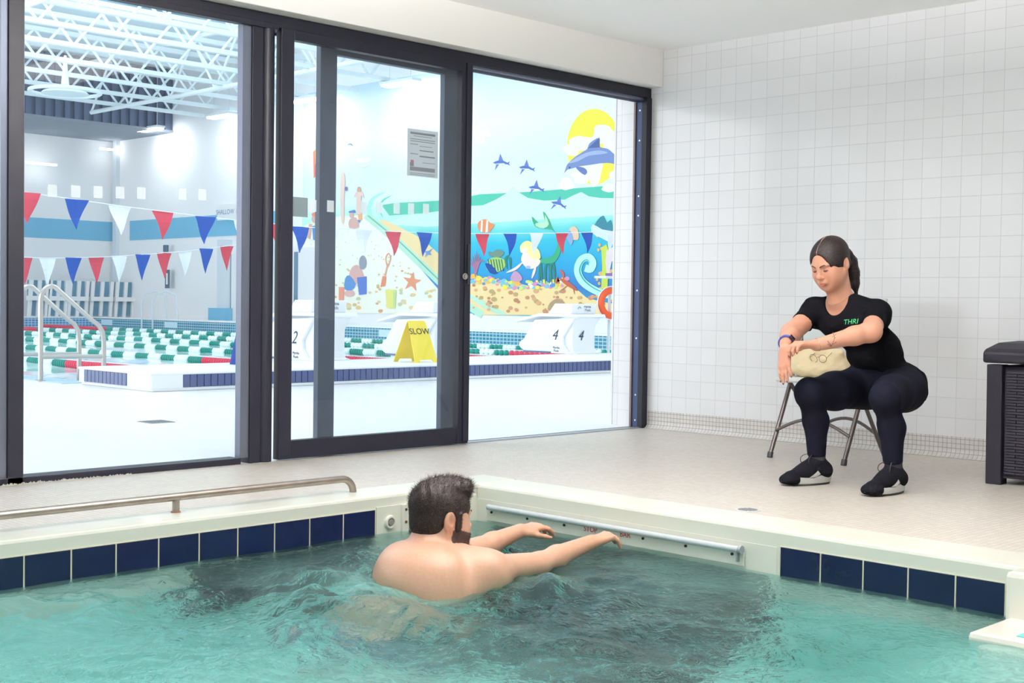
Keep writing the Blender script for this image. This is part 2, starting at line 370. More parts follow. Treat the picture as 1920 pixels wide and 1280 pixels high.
# moulded entry step at the right
M_step = mat('step_gelcoat', (236, 232, 220), .3, coat=.2)
stp = thing('pool_steps', (4.4, -3.0, -1.3), 'cream moulded entry step in the right corner of the pool', 'pool step')
build(MB().box((3.79, -2.90, -.9), (4.02, IY+.03, .004)), 'side_pillar', M_step, stp, bevel=.018)
build(MB().box((3.80, -3.17, -.19), (5.2, -2.86, -.140)), 'step_ledge', M_step, stp, bevel=.016)
build(MB().box((3.86, -3.25, -1.3), (5.2, -2.90, -.18)).box((4.0, -3.75, -1.3), (5.2, -3.25, -.42)), 'step_body', M_step, stp, bevel=.03)
build(MB().box((3.93, -3.12, -.140), (5.0, -3.075, -.137)), 'grip_strip', mat('aqua_grip', (110, 200, 196), .6), stp)
build(MB().box((3.88, -2.86, .004), (4.0, -2.80, .007)), 'dark_tile', M_navy, stp)
# stop bar
sbar = thing('stop_bar', (2.05, IY-.03, -.14), 'long grey stop bar with red lettering along the end wall of the pool', 'safety bar')
build(MB().tube([(1.385, IY-.022, -.088), (2.735, IY-.022, -.088)], .0125, 16), 'bar', mat('bar_grey', (196, 203, 206), .3), sbar, smooth='auto')
build(MB().tube([(2.735, IY-.022, -.088), (2.748, IY-.022, -.088)], .016, 16).box((2.725, IY-.03, -.135), (2.731, IY-.006, -.09)), 'end_cap', mat('cap_grey', (150, 156, 158), .3), sbar, smooth='auto')
rail = build(MB().box((1.37, IY-.012, -.150), (2.75, IY-.006, -.098)), 'backing_rail', M_cream, sbar, bevel=.001)
for px, py in ((922, 960), (989, 972), (1058, 984), (1206, 1009), (1286, 1023), (1373, 1038)):
    q = hit(px, py, 1, IY-.012); build(MB().tube([(q[0], IY-.011, q[2]), (q[0], IY-.016, q[2])], .0058, 12), 'screw', M_screw, sbar, smooth='auto')
M_red = mat('red_lettering', (196, 34, 40), .5)
for s_, px, py in (('STOP', 1107, 992.5), ('BAR', 1172, 1002.5)):
    q = hit(px, py, 1, IY-.0125); text('red_letters', s_, .031, (q[0], IY-.0125, q[2]), (1, 0, 0), (0, 0, 1), M_red, sbar)
# handrail on the coping
hr = thing('grab_rail', (1.13, -4.2, 0), 'low stainless grab rail bolted along the left coping', 'handrail')
zr = .062; xr = 1.125
pts = [(xr, -7.6, zr), (xr, -3.44, zr)]+[(xr, -3.44+.06*math.sin(a), zr-.06+.06*math.cos(a)) for a in np.linspace(.2, PI/2, 7)]+[(xr, -3.38, .002)]
pts = [(xr, y, zr) for y in np.linspace(-7.6, -3.5, 12)]+pts[1:]
build(MB().tube(pts, .0155, 16), 'rail_tube', M_brsteel, hr, smooth='auto')
for y in (-4.24, -5.3, -6.4):
    build(MB().tube([(xr, y, 0), (xr, y, zr)], .014, 14), 'rail_post', M_brsteel, hr, smooth='auto')
    build(MB().tube([(xr, y, .002), (xr, y, .006)], .019, 16), 'post_flange', mat('rust', (140, 90, 60), .7), hr, smooth='auto')
# pool water: one rippled sheet
def water_mesh(x0, x1, y0, y1, step, hfun):
    xs = np.linspace(x0, x1, int((x1-x0)/step)+1); ys = np.linspace(y0, y1, int((y1-y0)/step)+1)
    X, Y = np.meshgrid(xs, ys, indexing='ij'); Zh = hfun(X, Y)
    vs = np.stack([X, Y, Zh], -1).reshape(-1, 3); nx, ny = X.shape
    i = np.arange(nx-1)[:, None]*ny+np.arange(ny-1)[None, :]
    fs = np.stack([i, i+ny, i+ny+1, i+1], -1).reshape(-1, 4)
    return vs, fs
K = [(rng.uniform(0, 2*PI), rng.uniform(0, 2*PI), .055*1.05**k) for k in range(60)]
def wave(X, Y):
    h = np.zeros_like(X)
    wx = X+.05*np.sin(7*Y+1)+.03*np.sin(13*Y+4*X); wy = Y+.05*np.sin(6*X+2)+.03*np.sin(11*X-5*Y)
    for th, ph, lam in K:
        amp = lam**.9
        h += amp*np.sin(2*PI/lam*(wx*math.cos(th)+wy*math.sin(th))+ph)
    h /= h.std()
    h = h-.18*(h**2-1)*-1*.6
    turb = .42+1.0*np.exp(-(((X-2.3)/.9)**2+((Y+4.2)/.75)**2))+.6*np.exp(-(((X-3.0)/.8)**2+((Y+3.9)/.6)**2))+.55*np.exp(-(((X-1.9)/.8)**2+((Y+5.0)/.8)**2))
    edge = np.clip(np.minimum(X-IX, IY-Y)/.25, .25, 1)
    return ZW+h*.0112*turb*edge
vs, fs = water_mesh(IX-.01, 6.38, -8.1, IY+.01, .011, wave)
mw = bpy.data.materials.new('pool_water'); mw.use_nodes = True; n = mw.node_tree.nodes; L = mw.node_tree.links; n.clear()
o_ = n.new('ShaderNodeOutputMaterial'); gl = n.new('ShaderNodeBsdfGlass'); gl.inputs['IOR'].default_value = 1.33; gl.inputs['Roughness'].default_value = .0
gl.inputs['Color'].default_value = (.84, .97, .965, 1)
df = n.new('ShaderNodeBsdfDiffuse'); df.inputs[0].default_value = (*lin((176, 232, 226)), 1)
tr = n.new('ShaderNodeBsdfTranslucent'); tr.inputs[0].default_value = (*lin((176, 232, 226)), 1)
dm = n.new('ShaderNodeMixShader'); dm.inputs[0].default_value = .4; L.new(df.outputs[0], dm.inputs[1]); L.new(tr.outputs[0], dm.inputs[2])
mx = n.new('ShaderNodeMixShader')
ge = n.new('ShaderNodeNewGeometry'); nz = n.new('ShaderNodeTexNoise'); nz.inputs['Scale'].default_value = 26; nz.inputs['Detail'].default_value = 5; nz.inputs['Distortion'].default_value = 1.2
L.new(ge.outputs['Position'], nz.inputs['Vector'])
bp = n.new('ShaderNodeBump'); bp.inputs['Strength'].default_value = .7; bp.inputs['Distance'].default_value = .014; L.new(nz.outputs[0], bp.inputs['Height'])
L.new(bp.outputs[0], gl.inputs['Normal'])
nb = n.new('ShaderNodeTexNoise'); nb.inputs['Scale'].default_value = 1.6; nb.inputs['Detail'].default_value = 5; nb.inputs['Distortion'].default_value = .6; L.new(ge.outputs['Position'], nb.inputs['Vector'])
mr = n.new('ShaderNodeMapRange'); mr.inputs[1].default_value = .35; mr.inputs[2].default_value = .75; mr.inputs[3].default_value = .03; mr.inputs[4].default_value = .22
L.new(nb.outputs[0], mr.inputs[0])
# aerated water by the man's back and left jets; last patch paints a pale sheen
def froth_sheen(c, r, k):
    vm = n.new('ShaderNodeVectorMath'); vm.operation = 'DISTANCE'; vm.inputs[1].default_value = c; L.new(ge.outputs['Position'], vm.inputs[0])
    q = n.new('ShaderNodeMapRange'); q.interpolation_type = 'SMOOTHSTEP'; q.inputs[1].default_value = 0; q.inputs[2].default_value = r; q.inputs[3].default_value = k; q.inputs[4].default_value = 0
    L.new(vm.outputs['Value'], q.inputs[0]); return q.outputs[0]
acc = mr.outputs[0]
for c_, r_, k_ in (((2.12, -4.02, -.16), .34, .36), ((2.4, -5.6, -.16), 1.2, .22), ((4.1, -3.45, -.16), .45, .5), ((2.95, -4.75, -.16), .7, .30)):
    a1 = n.new('ShaderNodeMath'); a1.operation = 'MULTIPLY'; L.new(froth_sheen(c_, r_, k_), a1.inputs[0])
    a2 = n.new('ShaderNodeMath'); a2.operation = 'MULTIPLY'; a2.inputs[1].default_value = 1.7; L.new(nz.outputs[0], a2.inputs[0]); L.new(a2.outputs[0], a1.inputs[1])
    a3 = n.new('ShaderNodeMath'); a3.operation = 'ADD'; L.new(acc, a3.inputs[0]); L.new(a1.outputs[0], a3.inputs[1]); acc = a3.outputs[0]
L.new(acc, mx.inputs[0])
L.new(gl.outputs[0], mx.inputs[1]); L.new(dm.outputs[0], mx.inputs[2]); L.new(mx.outputs[0], o_.inputs[0])
wat = build((vs.tolist(), fs.tolist()), 'pool_water', mw, smooth=True, fix=False, origin=(3, -4, ZW))
tag(wat, 'rippling aqua water filling the exercise pool', 'water', kind='stuff')

# floor drain
q = hit(1402, 956, 2, 0)
fd = thing('floor_drain', (q[0], q[1], 0), 'small round metal drain cover set in the deck by the coping', 'drain')
build(MB().lathe([(.052, 0), (.052, .002), (.044, .0025)], (q[0], q[1], 0), 32), 'drain_ring', mat('drain_metal', (214, 214, 216), .5, .2), fd, smooth='auto')
sl = MB()
for k in range(-3, 4):
    hw = math.sqrt(.04**2-(k*.0115)**2)
    sl.box((q[0]-hw, q[1]+k*.0115-.003, .0025), (q[0]+hw, q[1]+k*.0115+.003, .0032))
build(sl, 'drain_slots', mat('slot_dark', (90, 92, 96), .6), fd)

# ================================================================== DECK BOX
M_box = mat('dark_resin', (26, 25, 33), .55, spec=.2, bump=(200, .2))
dbx = thing('deck_box', (3.4, -.58, 0), 'dark woven-look resin storage box standing against the tiled wall', 'storage box')
X0, Y0b, Y1b = 2.795, -.90, -.22
build(MB().box((X0+.03, Y0b+.02, .03), (4.0, Y1b, .56)), 'body', M_box, dbx, bevel=.004)
for xl in (X0, 3.95):
    build(MB().prism([(xl, 0), (xl+.075, 0), (xl+.07, .565), (xl-.005, .565)], 1, Y0b-.012, Y0b+.06), 'leg', M_box, dbx, bevel=.004)
build(MB().prism([(X0, 0), (X0+.05, 0), (X0+.05, .565), (X0-.005, .565)], 1, Y1b-.06, Y1b+.01), 'leg', M_box, dbx, bevel=.004)
wv = MB()
for i in range(36):
    z = .052+i*.0135
    for j in range(22):
        xa = X0+.085+j*.05
        off = .002 if (i+j) % 2 else .006
        wv.box((xa, Y0b+.012-off, z), (xa+.049, Y0b+.03, z+.0095))
build(wv, 'woven_panel', mat('woven_resin', (34, 32, 41), .5, spec=.3), dbx)
lid = [(Y0b-.03, .572), (Y0b-.03, .625), (Y0b+.0, .640), (Y0b+.12, .665), (-.56, .672), (Y1b-.1, .665), (Y1b+.01, .64), (Y1b+.02, .572)]
lo = MB(); lo.prism(lid, 0, X0-.02, 4.06)
build(lo, 'lid', M_box, dbx, bevel=.012)
build(MB().box((X0+.17, -.75, .664), (3.9, -.38, .680)), 'lid_panel', M_box, dbx, bevel=.006)

# ================================================================== FOLDING CHAIR
M_tube = mat('brown_grey_tube', (96, 88, 86), .35, .5)
M_seat = mat('grey_white_resin', (214, 216, 214), .45)
ch = thing('folding_chair', (1.75, -.65, 0), 'white plastic folding chair with brown tube frame behind the squatting person', 'chair')
xl, xr2 = 1.53, 1.985
for x in (xl, xr2):
    build(MB().tube([(x, -.815, .02), (x, -.665, .33), (x, -.425, .87)], .0125, 14), 'front_leg', M_tube, ch, smooth='auto')
    build(MB().tube([(x, -.8195, .0), (x, -.812, .03)], .016, 14), 'foot_cap', mat('cap_dark', (50, 48, 50), .5), ch, smooth='auto')
    xi = x+(.025 if x == xl else -.025)
    build(MB().tube([(xi, -.36, .02), (xi, -.60, .34), (xi, -.70, .43)], .0115, 14), 'rear_leg', M_tube, ch, smooth='auto')
def arch(y, z0, h, xa, xb): return [(xa+(xb-xa)*t, y, z0+h*math.sin(PI*t)) for t in np.linspace(0, 1, 15)]
build(MB().tube(arch(-.765, .145, .075, xl, xr2), .009, 12), 'front_brace', M_tube, ch, smooth='auto')
build(MB().tube(arch(-.42, .125, .085, xl+.025, xr2-.025), .009, 12), 'rear_brace', M_tube, ch, smooth='auto')
def rr(x0, x1, y0, y1, r, n=6):
    o = []
    for cx, cy, a0 in ((x1-r, y1-r, 0), (x0+r, y1-r, PI/2), (x0+r, y0+r, PI), (x1-r, y0+r, 1.5*PI)):
        o += [(cx+r*math.cos(a0+PI/2*k/n), cy+r*math.sin(a0+PI/2*k/n)) for k in range(n+1)]
    return o
build(MB().prism(rr(xl+.03, xr2-.0, -.865, -.47, .06), 2, .418, .447), 'seat', M_seat, ch, smooth='auto', bevel=.010)
bk = MB(); ys = np.linspace(0, 1, 12)
P2 = rr(xl+.012, xr2-.012, .60, .865, .07)
def bky(z): return -.665+(z-.33)*.444
vsb = [(x, bky(z)-.016, z) for x, z in P2]+[(x, bky(z)+.006, z) for x, z in P2]; nb_ = len(P2)
bk.add(vsb, [tuple(range(nb_))[::-1], tuple(range(nb_, 2*nb_))]+[(i, (i+1) % nb_, nb_+(i+1) % nb_, nb_+i) for i in range(nb_)])
build(bk, 'backrest', mat('chair_back_grey', (196, 204, 204), .5), ch, bevel=.006)
for x in (xl, xr2): build(MB().tube([(x, bky(.845), .845), (x, bky(.872), .872)], [.016, .0135], 12), 'backrest_cap', mat('chair_back_grey', (196, 204, 204), .5), ch, smooth='auto')

# ================================================================== SWIMMING HALL
YM, XE = 15.0, -35.05          # mural wall, far end wall
HPX0, HPX1, HPY0, HPY1 = -33.2, -6.25, -.75, 13.4
M_hfloor = grid_mat('hall_deck_tile', (246, 246, 246), (232, 232, 230), (0, 1), (.052, .052), .004, .35, .02, gvary=.03)
M_hwall = mat('hall_wall_white', (243, 244, 245), .7)
M_band = mat('blue_band', (120, 190, 222), .6)
M_hroof = mat('roof_deck', (214, 232, 240), .8)
struct('floor_hall', MB().box((XE, -14, -.2), (-.0, HPY0-.03, 0)).box((HPX1+.03, HPY0-.03, -.2), (-.001, 0, 0)).box((HPX1+.03, 0, -.2), (-.3, YM, 0)).box((XE, HPY0-.03, -.2), (HPX0-.1, HPY1+.1, 0)).box((XE, HPY1+.1, -.2), (HPX1+.03, YM, 0)), M_hfloor)
wl = MB().box((XE, YM, 0), (-.3, YM+.3, 10)); struct('wall_mural_side', wl, M_hwall)
struct('wall_far_end', MB().box((XE-.3, -14, 0), (XE, YM, 10)), M_hwall)
struct('wall_divider', MB().box((-.3, .0, 0), (-.31, YM, 10)).box((-.301, -14, 2.4), (-.28, 0, 10)), M_hwall)
struct('ceiling_hall', MB().box((XE, -14, 9.6), (-.3, YM, 9.8)), M_hroof)
struct('trim_4', MB().box((-33.9, YM-.012, 2.72), (-25.1, YM, 3.36)).box((XE, -14, 2.72), (XE+.012, YM, 3.36)), M_band)
M_pipe = mat('pale_pipe', (216, 226, 232), .5)
b = MB()
for x in (XE+.25, -27.1): b.box((x, YM-.14, 0 if x < -30 else 2.4), (x+.22, YM, 8.2))
b.box((-25.8, YM-.1, 0), (-25.6, YM, 2.7)).box((-28.4, YM-.2, 0), (-27.9, YM, 2.6))
struct('trim_5', b, M_pipe)
# dark ribbed bulkhead in the far corner with grey soffit below
bh = thing('bulkhead', (-33.5, 8, 5.9), None, None); bh.name = 'wall_bulkhead'; ORG['wall_bulkhead'] = ORG['bulkhead']; tag(bh, kind='structure')
XB = -31.3
build(MB().box((XE, -12, 6.02), (XB+.05, YM, 6.10)), 'soffit', mat('grey_soffit', (150, 158, 168), .8), bh)
rb = MB(); rb.box((XB-.2, -12, 6.1), (XB, YM, 7.95))
y = -12
while y < YM: rb.box((XB, y, 6.1), (XB+.07, y+.16, 7.95)); y += .30
build(rb, 'ribbed_cladding', mat('slate_cladding', (98, 110, 136), .6), bh)
# fine joists and cross girders
M_truss = mat('white_truss', (232, 242, 246), .5)
def joist(x):
    t = thing('roof_joist', (x, 1, 7), None, 'joist')
    zb, zt = 6.35, 7.35
    build(MB().box((x-.06, -13.5, zb-.05), (x+.06, YM-.2, zb+.05)), 'bottom_chord', M_truss, t)
    build(MB().box((x-.07, -13.9, zt-.05), (x+.07, YM, zt+.06)), 'top_chord', M_truss, t)
    wb = MB(); y = -13.5; up = True
    while y < YM-1.2:
        a_, b_ = ((x, y, zb), (x, y+.85, zt)) if up else ((x, y, zt), (x, y+.85, zb))
        wb.tube([a_, b_], .032, 6); y += .85; up = not up
    build(wb, 'web', M_truss, t)
    return t
jo = joist(-29.2)
ordi = ['', 'second ', 'third ', 'fourth ', 'fifth ', 'sixth ', 'seventh ', 'eighth ', 'ninth ', 'tenth ', 'eleventh ']
for i in range(11):
    o = jo if i == 0 else copy_tree(jo)
    o.location = (-29.2+i*1.85, 1, 7); o['label'] = ordi[i]+'farthest white lattice roof joist'+(', just in front of the ribbed bulkhead' if i == 0 else ' over the lap pool, counted from the ribbed bulkhead')
    o['group'] = 'lattice roof joists of the swimming hall'
for i, (yy, z) in enumerate([(11.9, 6.25), (4.2, 6.25)]):
    g = thing('roof_girder', (-18, yy, 7), ['white pipe and lattice girder crossing the joists close to the mural wall', 'white lattice girder crossing the joists over the middle lanes'][i], 'girder', 'girders across the roof joists')
    build(MB().tube([(-30.6, yy, z), (-2, yy, z)], .06, 10), 'lower_pipe', M_truss, g)
    build(MB().box((-30.6, yy-.06, z+1.4), (-2, yy+.06, z+1.5)), 'upper_chord', M_truss, g)
    wb = MB(); x = -30.6; up = True
    while x < -3:
        wb.tube([(x, yy, z), (x+1.1, yy, z+1.4)] if up else [(x, yy, z+1.4), (x+1.1, yy, z)], .035, 6); x += 1.1; up = not up
    build(wb, 'web', M_truss, g)
rdk = MB()
for i in range(4): rdk.box((-28+i*6, -13.5, 9.0), (-27.8+i*6, YM, 9.25))
struct('trim_6', rdk, mat('dark_purlin', (120, 136, 150), .6))
struct('ceiling_roof_deck', MB().box((XE, -14, 7.98), (-24.5, YM, 8.05)), M_hroof)
# high-bay lamps along the mural wall
M_lamp = mat('lamp_glow', (255, 255, 255), .5, emit=9)
def lamp(px, py, lab):
    p = hit(px, py, 1, YM-.75)
    t = thing('high_bay_lamp', tuple(p), lab, 'ceiling lamp', 'glowing lamps along the mural wall')
    build(MB().box(p+V(-.62, -.16, 0), p+V(.62, .16, .07)), 'housing', M_truss, t, bevel=.01)
    build(MB().box(p+V(-.55, -.14, -.05), p+V(-.05, .14, 0)).box(p+V(.05, -.14, -.05), p+V(.55, .14, 0)), 'tube_pair', M_lamp, t)
    for q_ in (-.4, .4): build(MB().tube([p+V(q_, 0, .07), p+V(q_, 0, 1.6)], .008, 6), 'hanger', M_pipe, t)
    l = area('lamp_light', tuple(p+V(0, .1, -.08)), (math.radians(35), 0, 0), 1.1, .3, 36, (.93, .97, 1)); l.parent = t; l.location = V(0, .1, -.08)
for a_ in ((282, 242, 'glowing lamp farthest left, below the ribbed bulkhead'), (415, 217, 'glowing lamp over the shallow end sign, seen through the left window'),
           (572, 187, 'glowing lamp beside the left stile of the sliding door'), (750, 156, 'largest glowing lamp, above the mural in the sliding door pane')): lamp(*a_)
for (px, py, lab) in ((40, 228, 'short tube lamp under the grey soffit'), (78, 307, 'long faint tube lamp low on the far end wall'), (214, 281, 'small tube lamp on the far corner column')):
    p = hit(px, py, 0, XE+.5)
    t = tag(build(MB().box(p+V(-.04, -.5, -.03), p+V(.04, .5, .03)), 'tube_lamp', M_lamp), lab, 'tube lamp', 'tube lamps at the far end')

# ---------------- the big pool
lp = thing('lap_pool', ((HPX0+HPX1)/2, (HPY0+HPY1)/2, -1.5), 'large lap pool with raised blue tiled gutter beyond the glazing', 'swimming pool')
M_gut = grid_mat('teal_gutter_tile', (60, 140, 168), (170, 205, 215), (0, 2), (.11, .075), .02, .25, .10)
M_gut2 = grid_mat('teal_gutter_tile_end', (84, 150, 200), (180, 210, 225), (1, 2), (.11, .075), .02, .25, .10)
build(MB().box((HPX0, HPY0, -1.5), (HPX1, HPY1, -1.4)), 'pool_bottom', mat('pool_white', (225, 240, 245), .5), lp)
build(MB().box((HPX0, HPY0-.01, -1.4), (HPX1, HPY0, -.02)), 'near_side', M_gut, lp)
build(MB().box((HPX0-.05, HPY0-.3, -.02), (HPX1, HPY0+.02, .008)), 'near_edge_strip', mat('pale_blue_edge', (176, 206, 226), .4), lp)
build(MB().box((HPX0, HPY1, -1.4), (HPX1, HPY1+.3, .19)), 'gutter_wall', M_gut, lp)
build(MB().box((HPX0-.3, HPY0, -1.4), (HPX0, HPY1+.3, .19)), 'end_gutter_wall', M_gut2, lp)
build(MB().box((HPX0-.3, HPY1-.01, .19), (HPX1+.3, HPY1+.5, .23)).box((HPX0-.6, HPY0, .19), (HPX0+.01, HPY1+.3, .23)), 'gutter_cap', M_white, lp)
mk = MB()
for px in (200, 320, 728, 1010):
    q = hit(px, 616 if px < 500 else 635, 1, HPY1-.004)
    mk.box((q[0]-.35, HPY1-.006, -.02), (q[0]+.35, HPY1, .15))
build(mk, 'pale_tile_marks', mat('pale_tile', (200, 225, 235), .4), lp)
wv_ = lambda X, Y: -.085+.010*np.sin(2.1*X+.8*Y)+.008*np.sin(3.7*Y-1.3*X)+.004*np.sin(9*X+7*Y)
vs, fs = water_mesh(HPX0, HPX1, HPY0, HPY1, .12, wv_)
mw2 = bpy.data.materials.new('lap_water'); mw2.use_nodes = True; b_ = mw2.node_tree.nodes['Principled BSDF']
b_.inputs['Base Color'].default_value = (*lin((226, 242, 246)), 1); b_.inputs['Roughness'].default_value = .06; b_.inputs['IOR'].default_value = 1.33
tag(build((vs.tolist(), fs.tolist()), 'lap_pool_water', mw2, smooth=True, fix=False, origin=(-20, 6, -.1)), 'bright glittering water between the lane ropes of the large pool', 'water', kind='stuff')
# raised end platform
M_plat = mat('platform_white', (240, 243, 246), .4)
pf = thing('end_platform', (-5.5, 6, 0), 'raised white end platform faced with blue ribbed tiles that carries the starting blocks', 'platform')
XP = -4.8
build(MB().box((XP-1.3, -.93, .0), (XP, YM-1.2, .035)).box((XP-1.32, -.955, .145), (XP+.01, YM-1.2, .17)).box((XP-1.3, -.94, .03), (XP-.02, YM-1.2, .147)).box((XP-.42, -.945, .02), (XP+.005, -.62, .165)).box((XP-1.32, -.945, .02), (XP-1.2, -.8, .165)), 'body', M_plat, pf, bevel=.012)
M_rib = mat('violet_blue_tile', (92, 104, 150), .3, noise=(3, .25))
rbm = MB(); y = -.62
rbm.box((XP-.02, -.62, .035), (XP-.004, YM-1.3, .145))
while y < YM-1.3: rbm.box((XP-.012, y, .035), (XP+.004, y+.062, .145)); y += .072
x = XP-.42
while x > XP-1.2: rbm.box((x-.062, -.952, .035), (x, -.930, .145)); x -= .072
build(rbm, 'ribbed_tiles', M_rib, pf)
build(MB().box((XP-.3, -.9, 0), (XP-.01, YM-1.2, .012)), 'base_strip', mat('dark_grout', (80, 86, 96), .8), pf)  # thin dark strip along the foot of the platform

# ---------------- starting blocks
M_blk = mat('block_white', (240, 244, 248), .3)
M_num = mat('number_teal', (44, 74, 96), .5)
def start_block(yc, num, lab):
    x0 = -6.5; zt = .17
    t = thing('starting_block', (x0, yc, zt), lab, 'starting block', 'starting blocks on the end platform')
    # side fairing: waisted plate with a round cut at front and a flared back
    prof = [(-.42, 0)]
    prof += [(-.42+.02-.10*math.sin(PI*s), .02+.16*s) for s in np.linspace(0, 1, 6)]
    prof += [(-.36, .24), (-.24, .40), (-.2, .44), (.52, .47), (.42, .36), (.31, .22), (.32, .12), (.40, .03), (.55, 0)]
    pr = [(x0+a, zt+b) for a, b in prof]
    build(MB().prism(pr, 1, yc-.26, yc-.22).prism(pr, 1, yc+.22, yc+.26), 'side_fairing', M_blk, t, bevel=.006)
    fr = [(x0+.02, zt), (x0+.0, zt+.44), (x0+.52, zt+.47), (x0+.46, zt+.38), (x0+.45, zt+.22), (x0+.45, zt+.10), (x0+.47, zt+.03), (x0+.5, zt)]
    build(MB().prism(fr, 1, yc-.22, yc+.22), 'core', M_blk, t, bevel=.01)
    build(MB().prism([(x0-.52, zt+.40), (x0-.52, zt+.43), (x0-.1, zt+.525), (x0+.56, zt+.525), (x0+.58, zt+.485), (x0-.1, zt+.485)], 1, yc-.30, yc+.30), 'top_platform', M_blk, t, bevel=.008)
    build(MB().prism([(x0+.02, zt+.525), (x0+.14, zt+.66), (x0+.46, zt+.66), (x0+.44, zt+.525)], 1, yc-.24, yc+.24), 'back_plate', M_blk, t, bevel=.01)
    build(MB().box((x0-.4, yc-.27, zt), (x0+.1, yc+.27, zt+.022)), 'base_plate', M_rib, t)
    xb = x0+.36
    # numbers on the side and the back
    text('number', num, .20, (x0+.17, yc-.262, zt+.24), (1, 0, 0), (.1, 0, 1), M_num, t, shear=.25)
    text('number', num, .19, (x0+.462, yc-.07, zt+.235), (0, 1, 0), (.1, 0, 1), M_num, t, shear=.25)
    text('maker_lettering', 'Myrtha\nPools', .042, (x0+.2, yc-.262, zt+.055), (1, 0, 0), (0, 0, 1), M_num, t)
    text('maker_lettering', 'Myrtha\nPools', .048, (x0+.462, yc+.06, zt+.60), (0, 1, 0), (-.2, 0, 1), M_num, t)
    build(MB().tube(arc((x0+.463, yc-.10, zt+.59), .028, .2, PI, 10, (0, 1, 0), (0, 0, 1)), .003, 6), 'maker_mark', M_num, t)
    return t
start_block(6.15, '4', 'starting block numbered 4, farthest right by the life ring')
start_block(3.72, '3', 'starting block half hidden behind the right stile of the sliding door')
start_block(1.95, '2', 'starting block behind the left part of the sliding door pane')

# ---------------- lane ropes
SEC = {}
M_g = mat('green_floats', (30, 146, 132), .4); M_wf = mat('white_floats', (232, 244, 243), .4); M_rf = mat('red_floats', (222, 72, 96), .4)
where = ['nearest lane rope, red at its platform end', 'second nearest lane rope from the glazing', 'third nearest lane rope', 'fourth nearest lane rope', 'fifth nearest lane rope', 'farthest lane rope, beside the gutter wall']
for i in range(6):
    yl = 1.25+2.05*i; zl = -.05
    t = thing('lane_rope', (HPX1-.1, yl, zl), 'floating '+where[i]+', green and white', 'lane rope', 'lane ropes across the large pool')
    cable = MB().tube([(HPX1, yl, .02), (HPX0, yl, -.06)], .006, 5)
    x = HPX1-.05; k = 0; R_ = .057
    while x > HPX0+.4:
        dist = HPX1-x; end = x-HPX0
        red = (i < 5 and dist < 4.2) or end < 4.6
        key = 'red' if red else ('green', 'white')[k % 2]; k += 0 if red else 1
        nm = key+'_float_section'; fine = dist < 13 and i < 4
        pk = (key, fine)
        if pk not in SEC:
            b = MB(); n_ = 6 if fine else 3; st_ = .36/n_
            for j_ in range(n_): b.lathe([(.012, 0), (R_, -st_*.35), (R_, -st_*.6), (.02, -st_*.95)], (-st_*j_, 0, 0), 8, ax=0)
            me = bpy.data.meshes.new(nm); me.from_pydata(b.v, [], b.f); me.materials.append({'red': M_rf, 'green': M_g, 'white': M_wf}[key]); SEC[pk] = me
        o = bpy.data.objects.new(nm, SEC[pk]); C.objects.link(o); o.parent = t; o.location = (x-(HPX1-.1), 0, 0)
        x -= .37
    build(cable, 'cable', M_pipe, t)

# ---------------- handrails
def hand_rail(name, base, low, top_z, lab, r):
    """stainless grab rail: upright, rolled top, slope over the pool edge and lower post, with a tie bar"""
    B, Q = V(*base, 0), V(*low, 0); D = Q-B; ln = np.linalg.norm(D); D /= ln; zz = lambda a, z: B+D*a+V(0, 0, z)
    t = thing(name, tuple(B), lab, 'handrail', 'stainless pool entry handrails')
    pts = [zz(0, 0), zz(0, top_z-.14)]+[zz(.10-.10*math.cos(a), top_z-.14+.14*math.sin(a)) for a in np.linspace(.35, PI*.6, 7)]
    pts += [zz(ln-.12, .60), zz(ln-.05, .55), zz(ln-.012, .48), zz(ln, .38), zz(ln, -.3)]
    build(MB().tube(pts, r, 14), 'rail_tube', M_steel, t, smooth='auto')
    build(MB().tube([zz(0, .24), zz(ln, .24)], r*.9, 12), 'tie_bar', M_steel, t, smooth='auto')
    build(MB().lathe([(r*2.1, 0), (r*2.1, .012), (r*1.2, .018)], tuple(B), 20), 'base_flange', M_steel, t, smooth='auto')
    return t
hand_rail('pool_handrail', (-6.71, -1.04), (-6.57, -.45), .93, 'nearest stainless handrail with a sloping top, standing on the deck of the large pool', .024)
hand_rail('pool_handrail', (-7.32, -.98), (-7.18, -.40), .93, 'stainless handrail just behind the nearest one, beside the large pool', .024)
for (px, lab) in ((263, 'far stainless ladder rail at the gutter, left one'), (283, 'far stainless ladder rail at the gutter, right one')):
    q = hit(px, 606, 1, HPY1-.2)
    t = thing('ladder_rail', (q[0], HPY1, .2), lab, 'ladder rail', 'far ladder rails at the gutter wall')
    x = q[0]; y = HPY1
    build(MB().tube([(x, y-.15, -.1), (x, y-.15, .75), (x+.1, y-.05, .98), (x+.35, y+.1, 1.05), (x+.55, y+.3, .95), (x+.55, y+.35, .23)], .022, 8), 'rail_tube', M_pipe, t, smooth='auto')

